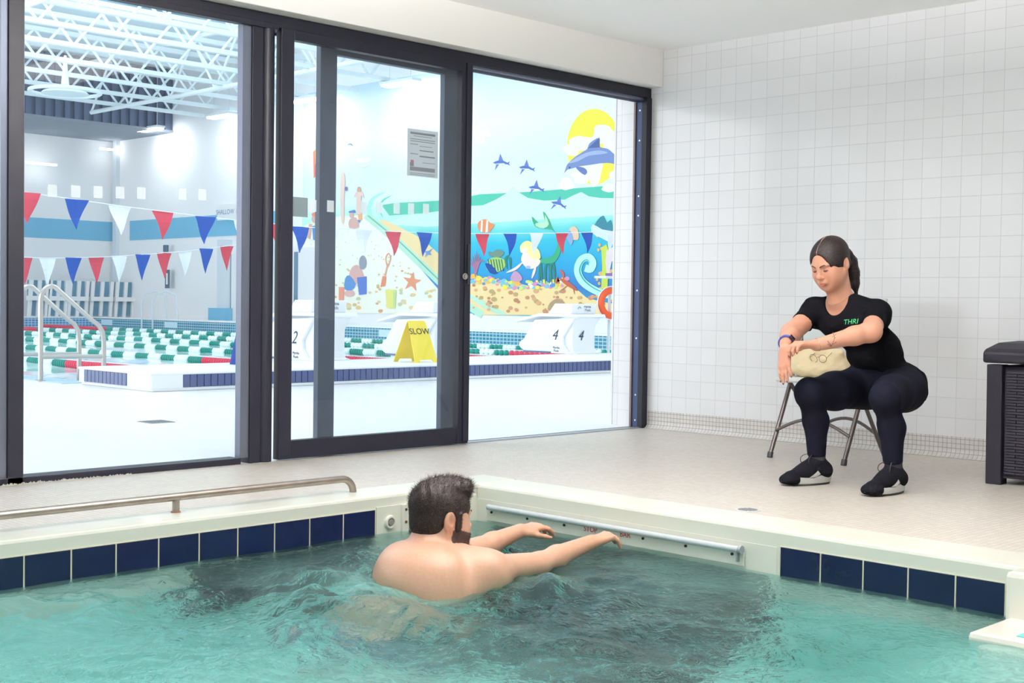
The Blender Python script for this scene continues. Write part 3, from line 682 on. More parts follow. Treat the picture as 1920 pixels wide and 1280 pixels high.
# ---------------- bunting lines
M_pw = mat('pennant_white', (240, 244, 248), .5); M_pr = mat('pennant_red', (224, 74, 94), .45); M_pb = mat('pennant_blue', (34, 88, 186), .45)
def bunting(lab, xw, stations, cols, size, za, ylim):
    """stations: measured (px,py) of the top middle of every flag on the plane x=xw"""
    P = [hit(px, py, 0, xw) for px, py in stations]
    t = thing('flag_bunting', (xw, P[0][1], 0), lab, 'flag bunting', 'strings of triangular flags over the lanes')
    line = [(xw, ylim[0], za[0])]+[tuple(p) for p in P]+[(xw, ylim[1], za[1])]
    build(MB().tube(line, .006 if xw > -15 else .012, 6), 'cord', M_pw, t)
    for p, c in zip(P, cols):
        b = MB(); hw, hh = size; n_ = 5
        rows = []
        for j in range(n_+1):
            wj = hw*(1-j/n_)+.002; z = p[2]-hh*j/n_; o_ = .025*math.sin(j*.9+p[1]*3)
            rows += [(xw+o_, p[1]-wj, z), (xw+o_+.02*math.sin(p[1]*5), p[1]+.0, z), (xw+o_, p[1]+wj, z)]
        fs_ = []
        for j in range(n_):
            for k in range(2): fs_.append((j*3+k, j*3+k+1, j*3+k+4, j*3+k+3))
        b.add(rows, fs_)
        f = build(b, 'pennant', {'w': M_pw, 'r': M_pr, 'b': M_pb}[c], t, fix=False)
        so = f.modifiers.new('thick', 'SOLIDIFY'); so.thickness = .002
st1 = [(8, 352), (52, 361), (143, 374), (226, 386), (306, 396), (384, 406), (457, 414), (520, 420), (563, 425), (620, 428), (682, 431), (739, 434), (795, 436), (850, 437), (906, 438), (957, 437.5), (1004, 437), (1054, 436.5), (1102, 435.5), (1145, 434)]
bunting('nearer string of large red, white and blue flags across the lanes', -9.5, st1, 'wrbwrbwrbwwrbwrbwrbw', (.155, .36), (2.0, 2.3), (-3.5, 13))
st2 = [(2, 481), (46, 482), (89, 484), (137, 483), (181, 482), (224, 480), (267, 477), (308, 474), (347, 471), (386, 466), (425, 461), (462, 456)]
bunting('farther string of small flags low over the far end of the pool', -26, st2, 'brwbrwbrwbrw', (.22, .68), (2.4, 2.7), (-8, 14))

# ---------------- far end: deck loungers behind the gutter, doors, signs
M_far = mat('sling_blue', (120, 170, 196), .7, noise=(2, .4))
def lounger(px, wd, lab):
    q = hit(px, 600, 0, XE+1.4); y = q[1]
    t = thing('stacked_lounger', (XE+1.4, y, 0), lab, 'pool lounger', 'blue and white loungers leaning along the far end wall')
    build(MB().box((XE+1.2, y-wd, .25), (XE+1.28, y+wd, .72)).box((XE+1.2, y-wd, .86), (XE+1.28, y+wd, 1.35)), 'sling', M_far, t)
    b = MB().box((XE+1.25, y-wd-.05, .72), (XE+1.45, y+wd+.05, .86))
    for dy in (-wd, wd*.0, wd): b.prism([(y+dy-.05, .2), (y+dy+.05, .2), (y+dy+.14, 1.35), (y+dy+.02, 1.35)], 0, XE+1.28, XE+1.36)
    build(b, 'frame', M_white, t)
for px, wd, lab in ((72, .27, 'leftmost pale blue lounger by the far end wall, behind the rails'), (108, .27, 'second pale blue lounger from the left by the far end wall'), (146, .29, 'third pale blue lounger from the left by the far end wall'),
                (190, .33, 'fourth pale blue lounger from the left by the far end wall'), (234, .30, 'rightmost pale blue lounger by the far corner')):
    lounger(px, wd, lab)
def flat(name, a, b2_, ypl, m, lab, cat, parent=None, th=.03, k=None, kids=None):
    p, q = hit(*a, 1, ypl), hit(*b2_, 1, ypl)
    return p, q
p, q = hit(407, 391, 1, YM-.05), hit(456, 403, 1, YM-.05)
t = thing('wall_sign', tuple((p+q)/2), 'white sign reading SHALLOW END above the blue band on the hall wall', 'sign')
zc_ = (p[2]+q[2])/2; hh = .23
build(MB().box((p[0], YM-.05, zc_-hh), (q[0], YM, zc_+hh)), 'board', M_white, t)
text('lettering', 'SHALLOW  END', .205, ((p[0]+q[0])/2, YM-.052, zc_), (1, 0, 0), (0, 0, 1), mat('sign_blue', (96, 140, 186), .5), t)
# hall doors on the mural wall
for n_, (pa, pb_, zt) in enumerate((((424, 440), (440, 620), 2.3), ((548, 440), (566, 560), 2.3))):
    p, q = hit(pa[0], 500, 1, YM-.03), hit(pb_[0], 500, 1, YM-.03)
    d = thing('door', (p[0], YM, 0), None, None); d.name = 'door_%d' % (n_+3); ORG[d.name] = ORG['door']; tag(d, kind='structure')
    build(MB().box((p[0], YM-.05, .0), (q[0]+.7, YM, zt)), 'leaf', M_white, d)
    build(MB().box((p[0]+.12, YM-.06, .45 if n_ == 0 else .7), (p[0]+.30, YM-.05, zt-.12)), 'vision_strip', mat('glass_bluegrey', (110, 140, 165), .2), d)
    build(MB().box((p[0], YM-.07, 0), (p[0]+.04, YM-.03, zt)), 'door_edge', mat('frame_grey', (150, 170, 180), .5), d)
p, q = hit(401, 577, 1, YM-.1), hit(433, 600, 1, YM-.1)
tag(build(MB().box((p[0], YM-.3, p[2]-.75), (q[0], YM-.06, p[2])), 'kickboard_bin', M_band), 'small sky blue panel low by the far hall door', 'panel')
p = hit(312, 521, 1, YM-.25)
t = thing('pin_board', tuple(p), 'small dark framed notice on the pale hall column', 'notice')
build(MB().box((p[0]-.12, YM-.23, p[2]-.32), (p[0]+.12, YM-.2, p[2]+.26)), 'board', mat('notice_dark', (90, 112, 130), .6), t)
build(MB().box((p[0]-.05, YM-.235, p[2]-.2), (p[0]+.05, YM-.23, p[2]+.15)), 'paper', M_white, t)
p = hit(311, 465, 1, YM-.25)
tag(build(MB().box((p[0]-.10, YM-.3, p[2]-.12), (p[0]+.10, YM-.2, p[2]+.10)), 'wall_speaker', mat('notice_dark', (90, 112, 130), .6), bevel=.02), 'tiny dark wall speaker above the framed notice', 'speaker')
# round ceiling fan ring near top left
p = hit(122, 172, 0, -24)
t = thing('ceiling_diffuser', tuple(p), 'round white air diffuser hanging among the joists', 'air diffuser')
build(MB().tube(arc(p, .8, 0, 2*PI, 28, (1, 0, 0), (0, 1, 0))[:-1], .045, 10, closed=True), 'outer_ring', M_truss, t, smooth='auto')
build(MB().lathe([(.55, 0), (.5, .05), (.3, .12), (.1, .14), (.03, .9)], p+V(0, 0, -.05), 24), 'inner_cone', M_truss, t, smooth='auto')
# floor sign SLOW
sy = mat('sign_yellow', (250, 224, 74), .45)
q1, q2 = hit(763, 684, 2, .17), hit(823, 685, 2, .17)
cx, cy = -5.30, 2.56
t = thing('wet_floor_sign', (cx, cy, .17), 'yellow folding floor sign reading SLOW standing on the platform edge', 'floor sign')
for sgn, nm in ((1, 'front_panel'), (-1, 'back_panel')):
    zb, zt = .17, .62
    pts = [(-.155, zb), (-.10, zb), (-.08, zb+.03), (.08, zb+.03), (.10, zb), (.155, zb), (.115, zt-.02), (.10, zt), (-.10, zt), (-.115, zt-.02)]
    vs_ = []
    for o_ in (0, .012):
        for (a_, z) in pts:
            lean = (.19)*(zt-z)/(zt-zb)+o_
            # panel across direction and lean direction, sign turned a little to the right
            dx, dy = math.cos(math.radians(86)), math.sin(math.radians(86)); lx_, ly_ = dy, -dx
            vs_.append((cx+a_*dx+sgn*lean*lx_, cy+a_*dy+sgn*lean*ly_, z))
    n_ = len(pts)
    b = MB(); b.add(vs_, [tuple(range(n_))[::-1], tuple(range(n_, 2*n_))]+[(i, (i+1) % n_, n_+(i+1) % n_, n_+i) for i in range(n_)])
    build(b, nm, sy, t)
dx, dy = math.cos(math.radians(86)), math.sin(math.radians(86))
text('lettering', 'SLOW', .098, (cx+(.19*.26+.0145)*dy, cy-(.19*.26+.0145)*dx, .17+.45*.74), (dx, dy, 0), (-.19*dy, .19*dx, .45), mat('sign_black', (60, 64, 50), .6), t, extrude=.001)
# blue cone-like folded cover left of the post
q = hit(447, 692, 2, .17)
bcx, bcy = -5.75, .66
t = tag(build(MB().lathe([(.15, 0), (.10, .25), (.045, .52), (.02, .56)], (bcx, bcy, .17), 14), 'blue_cone', mat('cone_blue', (34, 70, 170), .6, noise=(20, .4)), smooth='auto'), 'blue cone standing on the platform beside the dark window post', 'cone')
q = hit(293, 791, 2, 0)
t = thing('floor_drain', (q[0], q[1], 0), 'small rectangular drain grate in the bright hall floor by the left window', 'drain')
build(MB().box((q[0]-.09, q[1]-.09, 0), (q[0]+.09, q[1]+.09, .004)), 'grate', mat('grate_grey', (160, 164, 166), .5), t)
sl = MB()
for k in range(7): sl.box((q[0]-.08, q[1]-.08+k*.025, .004), (q[0]+.08, q[1]-.07+k*.025, .006))
build(sl, 'grate_slots', mat('slot_grey', (110, 114, 118), .6), t)
# life ring on stand beside block 4
q = hit(1147, 568, 0, -6.0)
t = thing('life_ring', tuple(q), 'orange life ring hanging behind the numbered starting block at the door edge', 'life ring')
M_or = mat('life_orange', (244, 96, 50), .5)
build(MB().tube(arc(q, .17, 0, 2*PI, 30, (.3, .95, 0), (0, 0, 1))[:-1], .045, 12, closed=True), 'ring', M_or, t, smooth='auto')
rp = MB().tube(arc(q, .225, 0, 2*PI, 30, (.3, .95, 0), (0, 0, 1))[:-1], .008, 6, closed=True)
build(rp, 'rope', M_pw, t)
build(MB().tube([(q[0]-.06, q[1]+.02, q[2]+.18), (q[0]-.06, q[1]+.02, .0)], .02, 10).box((q[0]-.1, q[1]-.25, q[2]+.33), (q[0]+.1, q[1]+.3, q[2]+.36)), 'bracket', M_pipe, t)
# ================================================================== MURAL
YP = YM-.012
mur = thing('mural', tuple(hit(860, 590, 1, YP)), 'large painted sea mural with sun, dolphin and reef along the hall wall', 'mural')
_mc = [0]; _ml = [0]
def mcol(c):
    c = tuple(int(v) for v in c)
    return mat('paint_%d_%d_%d' % c, c, .75)
def ppoly(pts, c, name='painted_shape', part=None, layer=None):
    _mc[0] += 1
    d = YP-.001-.00003*_mc[0]
    P = [hit(x, y, 1, YP) for x, y in pts]
    vs = [(p[0], d, p[2]) for p in P]
    return vs, c
class Paint:
    """a painted motif: thin coloured shapes on the wall, one mesh"""
    def __init__(s, name): s.name = name; s.b = MB(); s.m = []; _ml[0] += 1
    def poly(s, pts, c, smooth=0):
        if smooth: pts = catmull(pts, smooth)
        vs, _ = ppoly(pts, c)
        m = mcol(c)
        if m not in s.m: s.m.append(m)
        s.b.add(vs, [tuple(range(len(vs)))], s.m.index(m)); return s
    def blob(s, x, y, rx, ry, c, rot=0, n=18, wob=0):
        a = np.linspace(0, 2*PI, n, endpoint=False); cr_, sr = math.cos(rot), math.sin(rot); pts = []
        for t in a:
            k = 1+wob*math.sin(3*t+x)+wob*.6*math.sin(5*t+y)
            u, v = rx*k*math.cos(t), ry*k*math.sin(t); pts.append((x+u*cr_-v*sr, y+u*sr+v*cr_))
        return s.poly(pts, c)
    def stroke(s, pts, wd, c, sm=6, taper=True):
        P = np.array(catmull_open(pts, sm)); T = np.gradient(P, axis=0); T /= np.linalg.norm(T, axis=1)[:, None]+1e-9
        N = np.stack([-T[:, 1], T[:, 0]], -1); n = len(P)
        W = wd*(np.sin(np.linspace(.12, PI-.12, n)) if taper else np.ones(n))
        L_, R_ = P+N*W[:, None]/2, P-N*W[:, None]/2
        for i in range(n-1): pass
        return s.poly([tuple(x) for x in L_]+[tuple(x) for x in R_[::-1]], c)
    def done(s):
        o = build(s.b, s.name, s.m, mur, fix=False)
        return tag(o, kind='stuff') if ('pebbles' in s.name or 'stones' in s.name) else o
def catmull(P, n, closed=True):
    P = [np.array(p, float) for p in P]; N = len(P); o = []
    for i in range(N if closed else N-1):
        g = lambda k: P[k % N] if closed else P[min(max(k, 0), N-1)]
        a, b, c, d = g(i-1), g(i), g(i+1), g(i+2)
        for j in range(n):
            t = j/n; o.append(tuple(.5*((2*b)+(c-a)*t+(2*a-5*b+4*c-d)*t*t+(3*b-a-3*c+d)*t**3)))
    if not closed: o.append(tuple(P[-1]))
    return o
def catmull_open(P, n): return catmull(P, n, False)
# backdrop: painted gradient of sky and sea (paint, measured heights on the wall)
zA, zB = hit(900, 590, 1, YP)[2], hit(900, 120, 1, YP)[2]
xA, xB = hit(566, 500, 1, YP)[0], hit(1200, 500, 1, YP)[0]
mp = bpy.data.materials.new('mural_backdrop'); mp.use_nodes = True; n = mp.node_tree.nodes; L = mp.node_tree.links
pb = n['Principled BSDF']; pb.inputs['Roughness'].default_value = .7
g = n.new('ShaderNodeNewGeometry'); s_ = n.new('ShaderNodeSeparateXYZ'); L.new(g.outputs['Position'], s_.inputs[0])
mr = n.new('ShaderNodeMapRange'); mr.inputs[1].default_value = zA; mr.inputs[2].default_value = zB; L.new(s_.outputs[2], mr.inputs[0])
nzz = n.new('ShaderNodeTexNoise'); nzz.inputs['Scale'].default_value = .5; L.new(g.outputs['Position'], nzz.inputs['Vector'])
ad = n.new('ShaderNodeMath'); ad.operation = 'MULTIPLY_ADD'; ad.inputs[1].default_value = .06; L.new(nzz.outputs[0], ad.inputs[0]); L.new(mr.outputs[0], ad.inputs[2])
cr_ = n.new('ShaderNodeValToRGB'); el = cr_.color_ramp.elements
def zf(py): return (hit(950, py, 1, YP)[2]-zA)/(zB-zA)+.03
stops = [(585, (60, 175, 205)), (540, (70, 130, 200)), (500, (50, 165, 215)), (450, (60, 190, 215)), (425, (120, 218, 215)), (405, (185, 242, 225)), (378, (205, 246, 228)), (362, (228, 242, 250)), (300, (222, 238, 250)), (230, (240, 246, 250)), (150, (222, 236, 246)), (120, (200, 222, 236))]
while len(el) < len(stops): el.new(.5)
for e, (py, c) in zip(el, stops): e.position = min(max(zf(py), 0), 1); e.color = (*lin(c), 1)
for e, (py, c) in zip(sorted(el, key=lambda e: e.position), stops): e.color = (*lin(c), 1)
L.new(ad.outputs[0], cr_.inputs[0]); L.new(cr_.outputs[0], pb.inputs['Base Color'])
build(MB().box((xA, YP, zA), (xB, YM, zB)), 'backdrop', mp, mur)
build(MB().box((hit(1158, 500, 1, YP)[0]+6, YM-.02, 0), (-.35, YM-.001, .6)), 'plinth', M_hwall, mur)
# sea horizon and pale wave
P_ = Paint('green_sea')
P_.poly([(715, 384), (745, 380), (790, 378), (835, 375), (880, 368), (900, 364), (945, 362), (1000, 359), (1060, 354), (1130, 349), (1170, 348), (1170, 372), (1100, 371), (1060, 374), (1020, 376), (960, 380), (900, 385), (850, 392), (790, 400), (730, 404)], (92, 200, 172)).done()
P_ = Paint('pale_wave')
P_.poly([(722, 420), (760, 405), (830, 396), (880, 386), (905, 385), (930, 374), (950, 362), (962, 349), (972, 360), (990, 371), (1020, 376), (1060, 374), (1075, 366), (1090, 360), (1104, 368), (1125, 371), (1170, 372), (1170, 402), (1000, 412), (880, 420), (800, 425)], (212, 248, 232)).done()
P_ = Paint('teal_swirl')
P_.stroke([(722, 360), (700, 372), (692, 392), (700, 412), (722, 424)], 8, (170, 235, 220)).stroke([(735, 366), (718, 376), (712, 392), (718, 408)], 4, (110, 215, 195)).done()
# sun, clouds, dolphin
P_ = Paint('sun'); P_.blob(1114, 275, 51, 71, (250, 240, 84), n=36).done()
P_ = Paint('cloud')
for x, y, rx, ry in ((1090, 268, 22, 14), (1072, 280, 16, 12), (1132, 252, 22, 18), (1150, 270, 18, 20), (1090, 330, 20, 14), (1115, 318, 14, 30), (1062, 345, 14, 12), (1145, 352, 18, 8), (905, 250, 16, 8), (900, 262, 9, 8), (1160, 330, 16, 14), (680, 300, 14, 5), (735, 265, 16, 7)):
    P_.blob(x, y, rx, ry, (246, 250, 250), wob=.12)
P_.done()
P_ = Paint('dolphin')
P_.poly([(1056, 330), (1060, 318), (1064, 308), (1076, 296), (1092, 285), (1101, 279), (1106, 268), (1124, 258), (1125, 275), (1140, 279), (1153, 290), (1166, 300), (1172, 322), (1160, 312), (1146, 306), (1128, 306), (1114, 308), (1100, 310), (1086, 312), (1074, 316), (1064, 322)], (128, 146, 196), smooth=3)
P_.poly([(1066, 306), (1080, 296), (1100, 286), (1124, 282), (1140, 286), (1128, 289), (1104, 292), (1084, 302)], (168, 182, 216), smooth=3)
P_.poly([(1102, 278), (1124, 258), (1125, 276)], (92, 108, 160)).poly([(1056, 330), (1064, 318), (1088, 313), (1110, 309), (1092, 320), (1070, 324)], (232, 238, 246), smooth=2)
P_.poly([(1080, 313), (1094, 314), (1101, 321), (1097, 328), (1087, 322)], (112, 128, 184), smooth=3)
P_.blob(1068, 314, 1.3, 1.3, (40, 44, 70)).done()
def fly(x, y, s, rot):
    P_ = Paint('flying_fish'); c_, sn = math.cos(rot), math.sin(rot)
    T = lambda pts: [(x+s*(a*c_-b*sn), y+s*(a*sn+b*c_)) for a, b in pts]
    P_.poly(T([(-17, 1), (-8, -3), (4, -3), (12, 1), (17, -2), (15, 3), (18, 7), (11, 4), (2, 6), (-8, 5)]), (92, 120, 190)).poly(T([(-12, 3), (4, 2), (9, 4), (0, 6)]), (236, 242, 250))
    P_.poly(T([(-6, -3), (-2, -17), (4, -3)]), (110, 130, 204)).poly(T([(-10, 4), (-4, 4), (-13, 17)]), (110, 130, 204)); P_.done()
for a_ in ((940, 304, .95, 0), (988, 314, .9, .1), (1006, 352, .9, .15), (1048, 382, .9, .3)): fly(*a_)
# sand
P_ = Paint('sand')
P_.poly([(878, 520), (920, 522), (960, 528), (1000, 538), (1040, 535), (1070, 532), (1100, 558), (1130, 566), (1170, 572), (1170, 592), (1060, 591), (900, 590), (860, 562), (800, 500), (730, 440), (700, 415), (722, 412), (790, 446), (850, 500)], (250, 222, 164)).done()
P_ = Paint('beach')
P_.poly([(566, 425), (600, 410), (640, 405), (690, 402), (700, 415), (760, 470), (820, 540), (870, 590), (636, 586), (566, 586)], (250, 248, 232)).done()
P_ = Paint('shore_line')
P_.stroke([(686, 403), (740, 448), (800, 505), (860, 560), (905, 590)], 14, (190, 232, 208), taper=False).stroke([(690, 404), (750, 454), (810, 512), (880, 580)], 2.5, (120, 190, 165), taper=False)
P_.stroke([(866, 545), (900, 566), (930, 582), (950, 589)], 12, (196, 232, 205)).done()
r_ = random.Random(5)
cols = [(242, 206, 140), (226, 214, 170), (214, 196, 140), (246, 216, 158), (228, 170, 130), (206, 208, 170)]
P_ = Paint('beach_pebbles')
for k in range(230):
    x, y = r_.uniform(570, 862), r_.uniform(430, 584)
    if y < 430+(x-690)*.9 and x > 690: continue
    sz = .8+max(0, (y-440)/145)**1.4*5.5*r_.uniform(.4, 1)
    P_.blob(x, y, sz, sz*.75, r_.choice(cols), n=9, wob=.06)
P_.done()
P_ = Paint('reef_pebbles')
cc = [(208, 150, 116), (196, 138, 104), (226, 176, 130), (222, 160, 132), (198, 170, 120)]
for k in range(85):
    x = r_.uniform(884, 1165); y = r_.uniform(534 if x < 1060 else 556, 586)
    sz = r_.uniform(1.8, 5.5); P_.blob(x, y, sz, sz*.8, r_.choice(cc), n=10)
P_.done()
P_ = Paint('coral_stones')
cc = [(120, 200, 230), (250, 226, 90), (236, 244, 244), (96, 150, 214), (150, 216, 190), (246, 190, 90), (216, 230, 120), (220, 150, 200)]
for k in range(120):
    t = r_.random(); x = 880+t*185; y = 519+14*math.sin(t*2.6)+r_.uniform(-6, 8); sz = r_.uniform(2, 5.5)
    P_.blob(x, y, sz, sz*.9, r_.choice(cc), n=9)
for k in range(26): P_.blob(r_.uniform(1120, 1150), r_.uniform(440, 560), 2.6, 3.4, (226, 186, 120), n=8)
P_.done()
P_ = Paint('orange_fish'); P_.poly([(896, 424), (900, 414), (912, 411), (920, 418), (928, 421), (922, 430), (916, 436), (902, 434)], (242, 146, 100), smooth=3).poly([(903, 413), (906, 413), (905, 435), (902, 434)], (250, 246, 240)).poly([(913, 412), (916, 414), (915, 435), (911, 436)], (250, 246, 240)).done()
P_ = Paint('grey_fish'); P_.poly([(917, 472), (924, 473), (932, 468), (942, 470), (946, 475), (938, 482), (928, 481), (918, 479)], (120, 146, 130), smooth=3).done()
P_ = Paint('green_fish'); P_.poly([(912, 500), (918, 486), (932, 482), (948, 488), (946, 503), (932, 510), (918, 508)], (166, 208, 110), smooth=3)
for k in range(6): P_.stroke([(916+k*5, 486), (920+k*5, 508)], 1.6, (50, 84, 96), taper=False)
P_.poly([(910, 494), (922, 496), (934, 512), (920, 512)], (34, 84, 160), smooth=2).done()
P_ = Paint('red_coral')
for k in range(9): P_.stroke([(892, 520), (888+k*1.5, 500-k), (878+k*4, 470+abs(k-4)*5)], 2, (176, 120, 150))
P_.done()
P_ = Paint('seaweed')
for k, x in enumerate((952, 958, 1012, 1018, 1024, 1031, 1036, 1041)): P_.stroke([(x, 532 if x > 1000 else 505), (x-3+(k % 3)*2, 505 if x > 1000 else 485), (x+4-(k % 2)*8, 478+(k % 3)*8)], 4.5, (52, 134, 120))
P_.done()
P_ = Paint('mermaid')
P_.poly([(1016, 485), (1034, 481), (1045, 465), (1046, 448), (1042, 436), (1034, 430), (1018, 428), (1004, 424), (998, 406), (1010, 418), (1022, 418), (1019, 396), (1030, 412), (1036, 428), (1050, 448), (1052, 470), (1042, 490), (1026, 494), (1014, 492)], (70, 176, 130), smooth=3)
P_.poly([(1006, 418), (1022, 416), (1022, 402), (1030, 420), (1020, 428), (1006, 424)], (190, 238, 196), smooth=2)
P_.poly([(982, 474), (992, 472), (1004, 482), (1014, 488), (1010, 498), (998, 504), (986, 500), (978, 488)], (250, 226, 216), smooth=3)
P_.stroke([(982, 490), (968, 503), (950, 511)], 5, (250, 226, 216)).stroke([(1006, 498), (1002, 510), (998, 522)], 5, (250, 226, 216))
P_.poly([(976, 462), (984, 453), (994, 452), (1004, 462), (1012, 470), (1014, 484), (1004, 486), (994, 480), (986, 470), (978, 474)], (248, 232, 160), smooth=3).blob(984, 470, 5, 6.5, (250, 226, 216)).blob(991, 501, 5, 3, (170, 190, 226)).done()
P_ = Paint('scallop_shell'); P_.poly([(958, 524), (962, 512), (968, 508), (976, 514), (980, 524), (970, 528)], (206, 160, 190), smooth=3).done()
P_ = Paint('jellyfish'); P_.poly([(1066, 445), (1068, 430), (1076, 424), (1084, 430), (1086, 446), (1080, 450)], (236, 200, 170), smooth=3).poly([(1062, 440), (1070, 432), (1076, 446), (1072, 460), (1066, 452)], (150, 170, 210), smooth=2).done()
P_ = Paint('lobster'); P_.stroke([(1050, 522), (1066, 532), (1084, 545)], 8, (206, 104, 84)).stroke([(1052, 524), (1044, 530), (1046, 518)], 4, (206, 104, 84)).stroke([(1058, 524), (1056, 512), (1050, 506)], 5, (206, 104, 84)).stroke([(1066, 534), (1054, 544)], 1.5, (180, 90, 80)).stroke([(1076, 538), (1078, 552)], 1.5, (180, 90, 80)).done()
P_ = Paint('spiral_wave'); P_.stroke([(1160, 556), (1125, 548), (1095, 530), (1084, 508), (1090, 488), (1104, 482), (1112, 492), (1108, 504), (1098, 502)], 14, (190, 240, 232), taper=False).stroke([(1155, 553), (1122, 544), (1098, 527), (1088, 508), (1093, 492), (1102, 487), (1107, 494)], 3, (60, 180, 170)).done()
P_ = Paint('hermit_crab'); P_.poly([(1028, 580), (1032, 568), (1044, 560), (1056, 564), (1060, 572), (1046, 574), (1038, 584)], (184, 158, 124), smooth=3)
for k in range(5): P_.stroke([(1046, 572), (1048+k*5, 576), (1042+k*7, 588)], 3.2, (226, 140, 90))
P_.done()
P_ = Paint('diver')
P_.poly([(1112, 432), (1120, 414), (1132, 404), (1138, 418), (1146, 412), (1150, 428), (1160, 434), (1140, 440), (1120, 440)], (70, 140, 156), smooth=2)
P_.poly([(1112, 420), (1130, 430), (1160, 436), (1168, 450), (1150, 456), (1128, 446), (1110, 436)], (214, 228, 240), smooth=2)
P_.poly([(1128, 464), (1138, 458), (1142, 470), (1140, 540), (1128, 542), (1130, 500)], (206, 220, 90)).poly([(1138, 470), (1160, 464), (1168, 480), (1148, 490), (1144, 515), (1138, 510)], (232, 216, 216), smooth=2)
P_.poly([(1150, 446), (1170, 440), (1170, 460), (1154, 466)], (40, 60, 96)).poly([(1136, 512), (1158, 512), (1158, 518), (1136, 519)], (150, 110, 170)).done()
# beach figures, left part
P_ = Paint('starfish')
a_ = [(773+18*math.cos(t)*(1 if k % 2 == 0 else .38), 528+19*math.sin(t)*(1 if k % 2 == 0 else .38)) for k, t in enumerate(np.linspace(-PI/2+.15, 1.5*PI+.15, 10, endpoint=False))]
P_.poly(a_, (240, 156, 116)).done()
P_ = Paint('beach_spade'); P_.stroke([(727, 500), (724, 485), (729, 475), (733, 484), (728, 500)], 2, (232, 168, 136), taper=False).stroke([(727, 498), (722, 520)], 2.4, (232, 168, 136), taper=False).poly([(718, 517), (725, 519), (723, 536), (714, 538)], (240, 146, 108)).done()
P_ = Paint('yellow_bucket'); P_.poly([(723, 543), (744, 543), (742, 578), (726, 577)], (238, 232, 130)).poly([(738, 546), (744, 543), (742, 578), (738, 577)], (200, 226, 150)).done()
P_ = Paint('red_bucket'); P_.poly([(636, 538), (646, 538), (645, 567), (636, 566)], (246, 156, 130)).done()
P_ = Paint('child_with_bucket'); P_.poly([(662, 500), (672, 497), (681, 512), (684, 528), (668, 532), (656, 526), (656, 512)], (226, 178, 170), smooth=3).blob(681, 492, 7, 13, (150, 156, 172)).poly([(648, 522), (656, 516), (668, 532), (660, 544), (647, 542)], (90, 150, 210), smooth=2).blob(656, 550, 10, 6, (230, 184, 176)).poly([(670, 520), (688, 518), (688, 551), (674, 553)], (88, 128, 206)).done()
P_ = Paint('child_with_cap'); P_.blob(660, 403, 4, 6, (218, 182, 170)).poly([(655, 396), (666, 393), (668, 399), (655, 399)], (90, 130, 190)).poly([(656, 412), (668, 408), (674, 426), (656, 427)], (226, 178, 170), smooth=2).poly([(671, 413), (678, 409), (675, 418)], (90, 150, 210)).done()
P_ = Paint('child_waving'); P_.blob(674, 356, 4, 6, (210, 170, 140)).poly([(664, 370), (668, 360), (681, 360), (684, 372), (678, 366), (678, 402), (669, 402), (669, 366)], (238, 204, 192)).poly([(672, 402), (679, 400), (680, 412), (673, 413)], (246, 176, 120)).done()
P_ = Paint('tall_figure'); P_.poly([(640, 330), (645, 322), (648, 340), (646, 370), (646, 415), (641, 415), (639, 375)], (244, 210, 196), smooth=2).blob(650, 354, 3, 4, (120, 120, 170)).done()
P_ = Paint('child_in_overalls'); P_.blob(591, 410, 6, 8, (222, 180, 168)).blob(591, 402, 6, 4, (240, 140, 110)).poly([(586, 424), (596, 422), (598, 450), (588, 450)], (90, 150, 210)).poly([(580, 420), (586, 420), (582, 448), (577, 446)], (226, 180, 168)).done()
P_ = Paint('parasol_stripe'); P_.poly([(588, 285), (594, 278), (594, 330), (589, 334)], (240, 130, 110)).poly([(592, 280), (598, 276), (598, 305), (592, 308)], (248, 226, 110)).done()
P_ = Paint('small_gull'); P_.stroke([(652, 272), (658, 270), (663, 274)], 2, (120, 130, 150)).stroke([(672, 310), (684, 312), (694, 306)], 3, (236, 240, 236)).done()
P_ = Paint('blue_starfish'); P_.blob(803, 474, 4, 4, (110, 160, 220)).stroke([(798, 482), (803, 474), (812, 466)], 3, (110, 160, 220)).stroke([(796, 470), (810, 478)], 3, (110, 160, 220)).done()

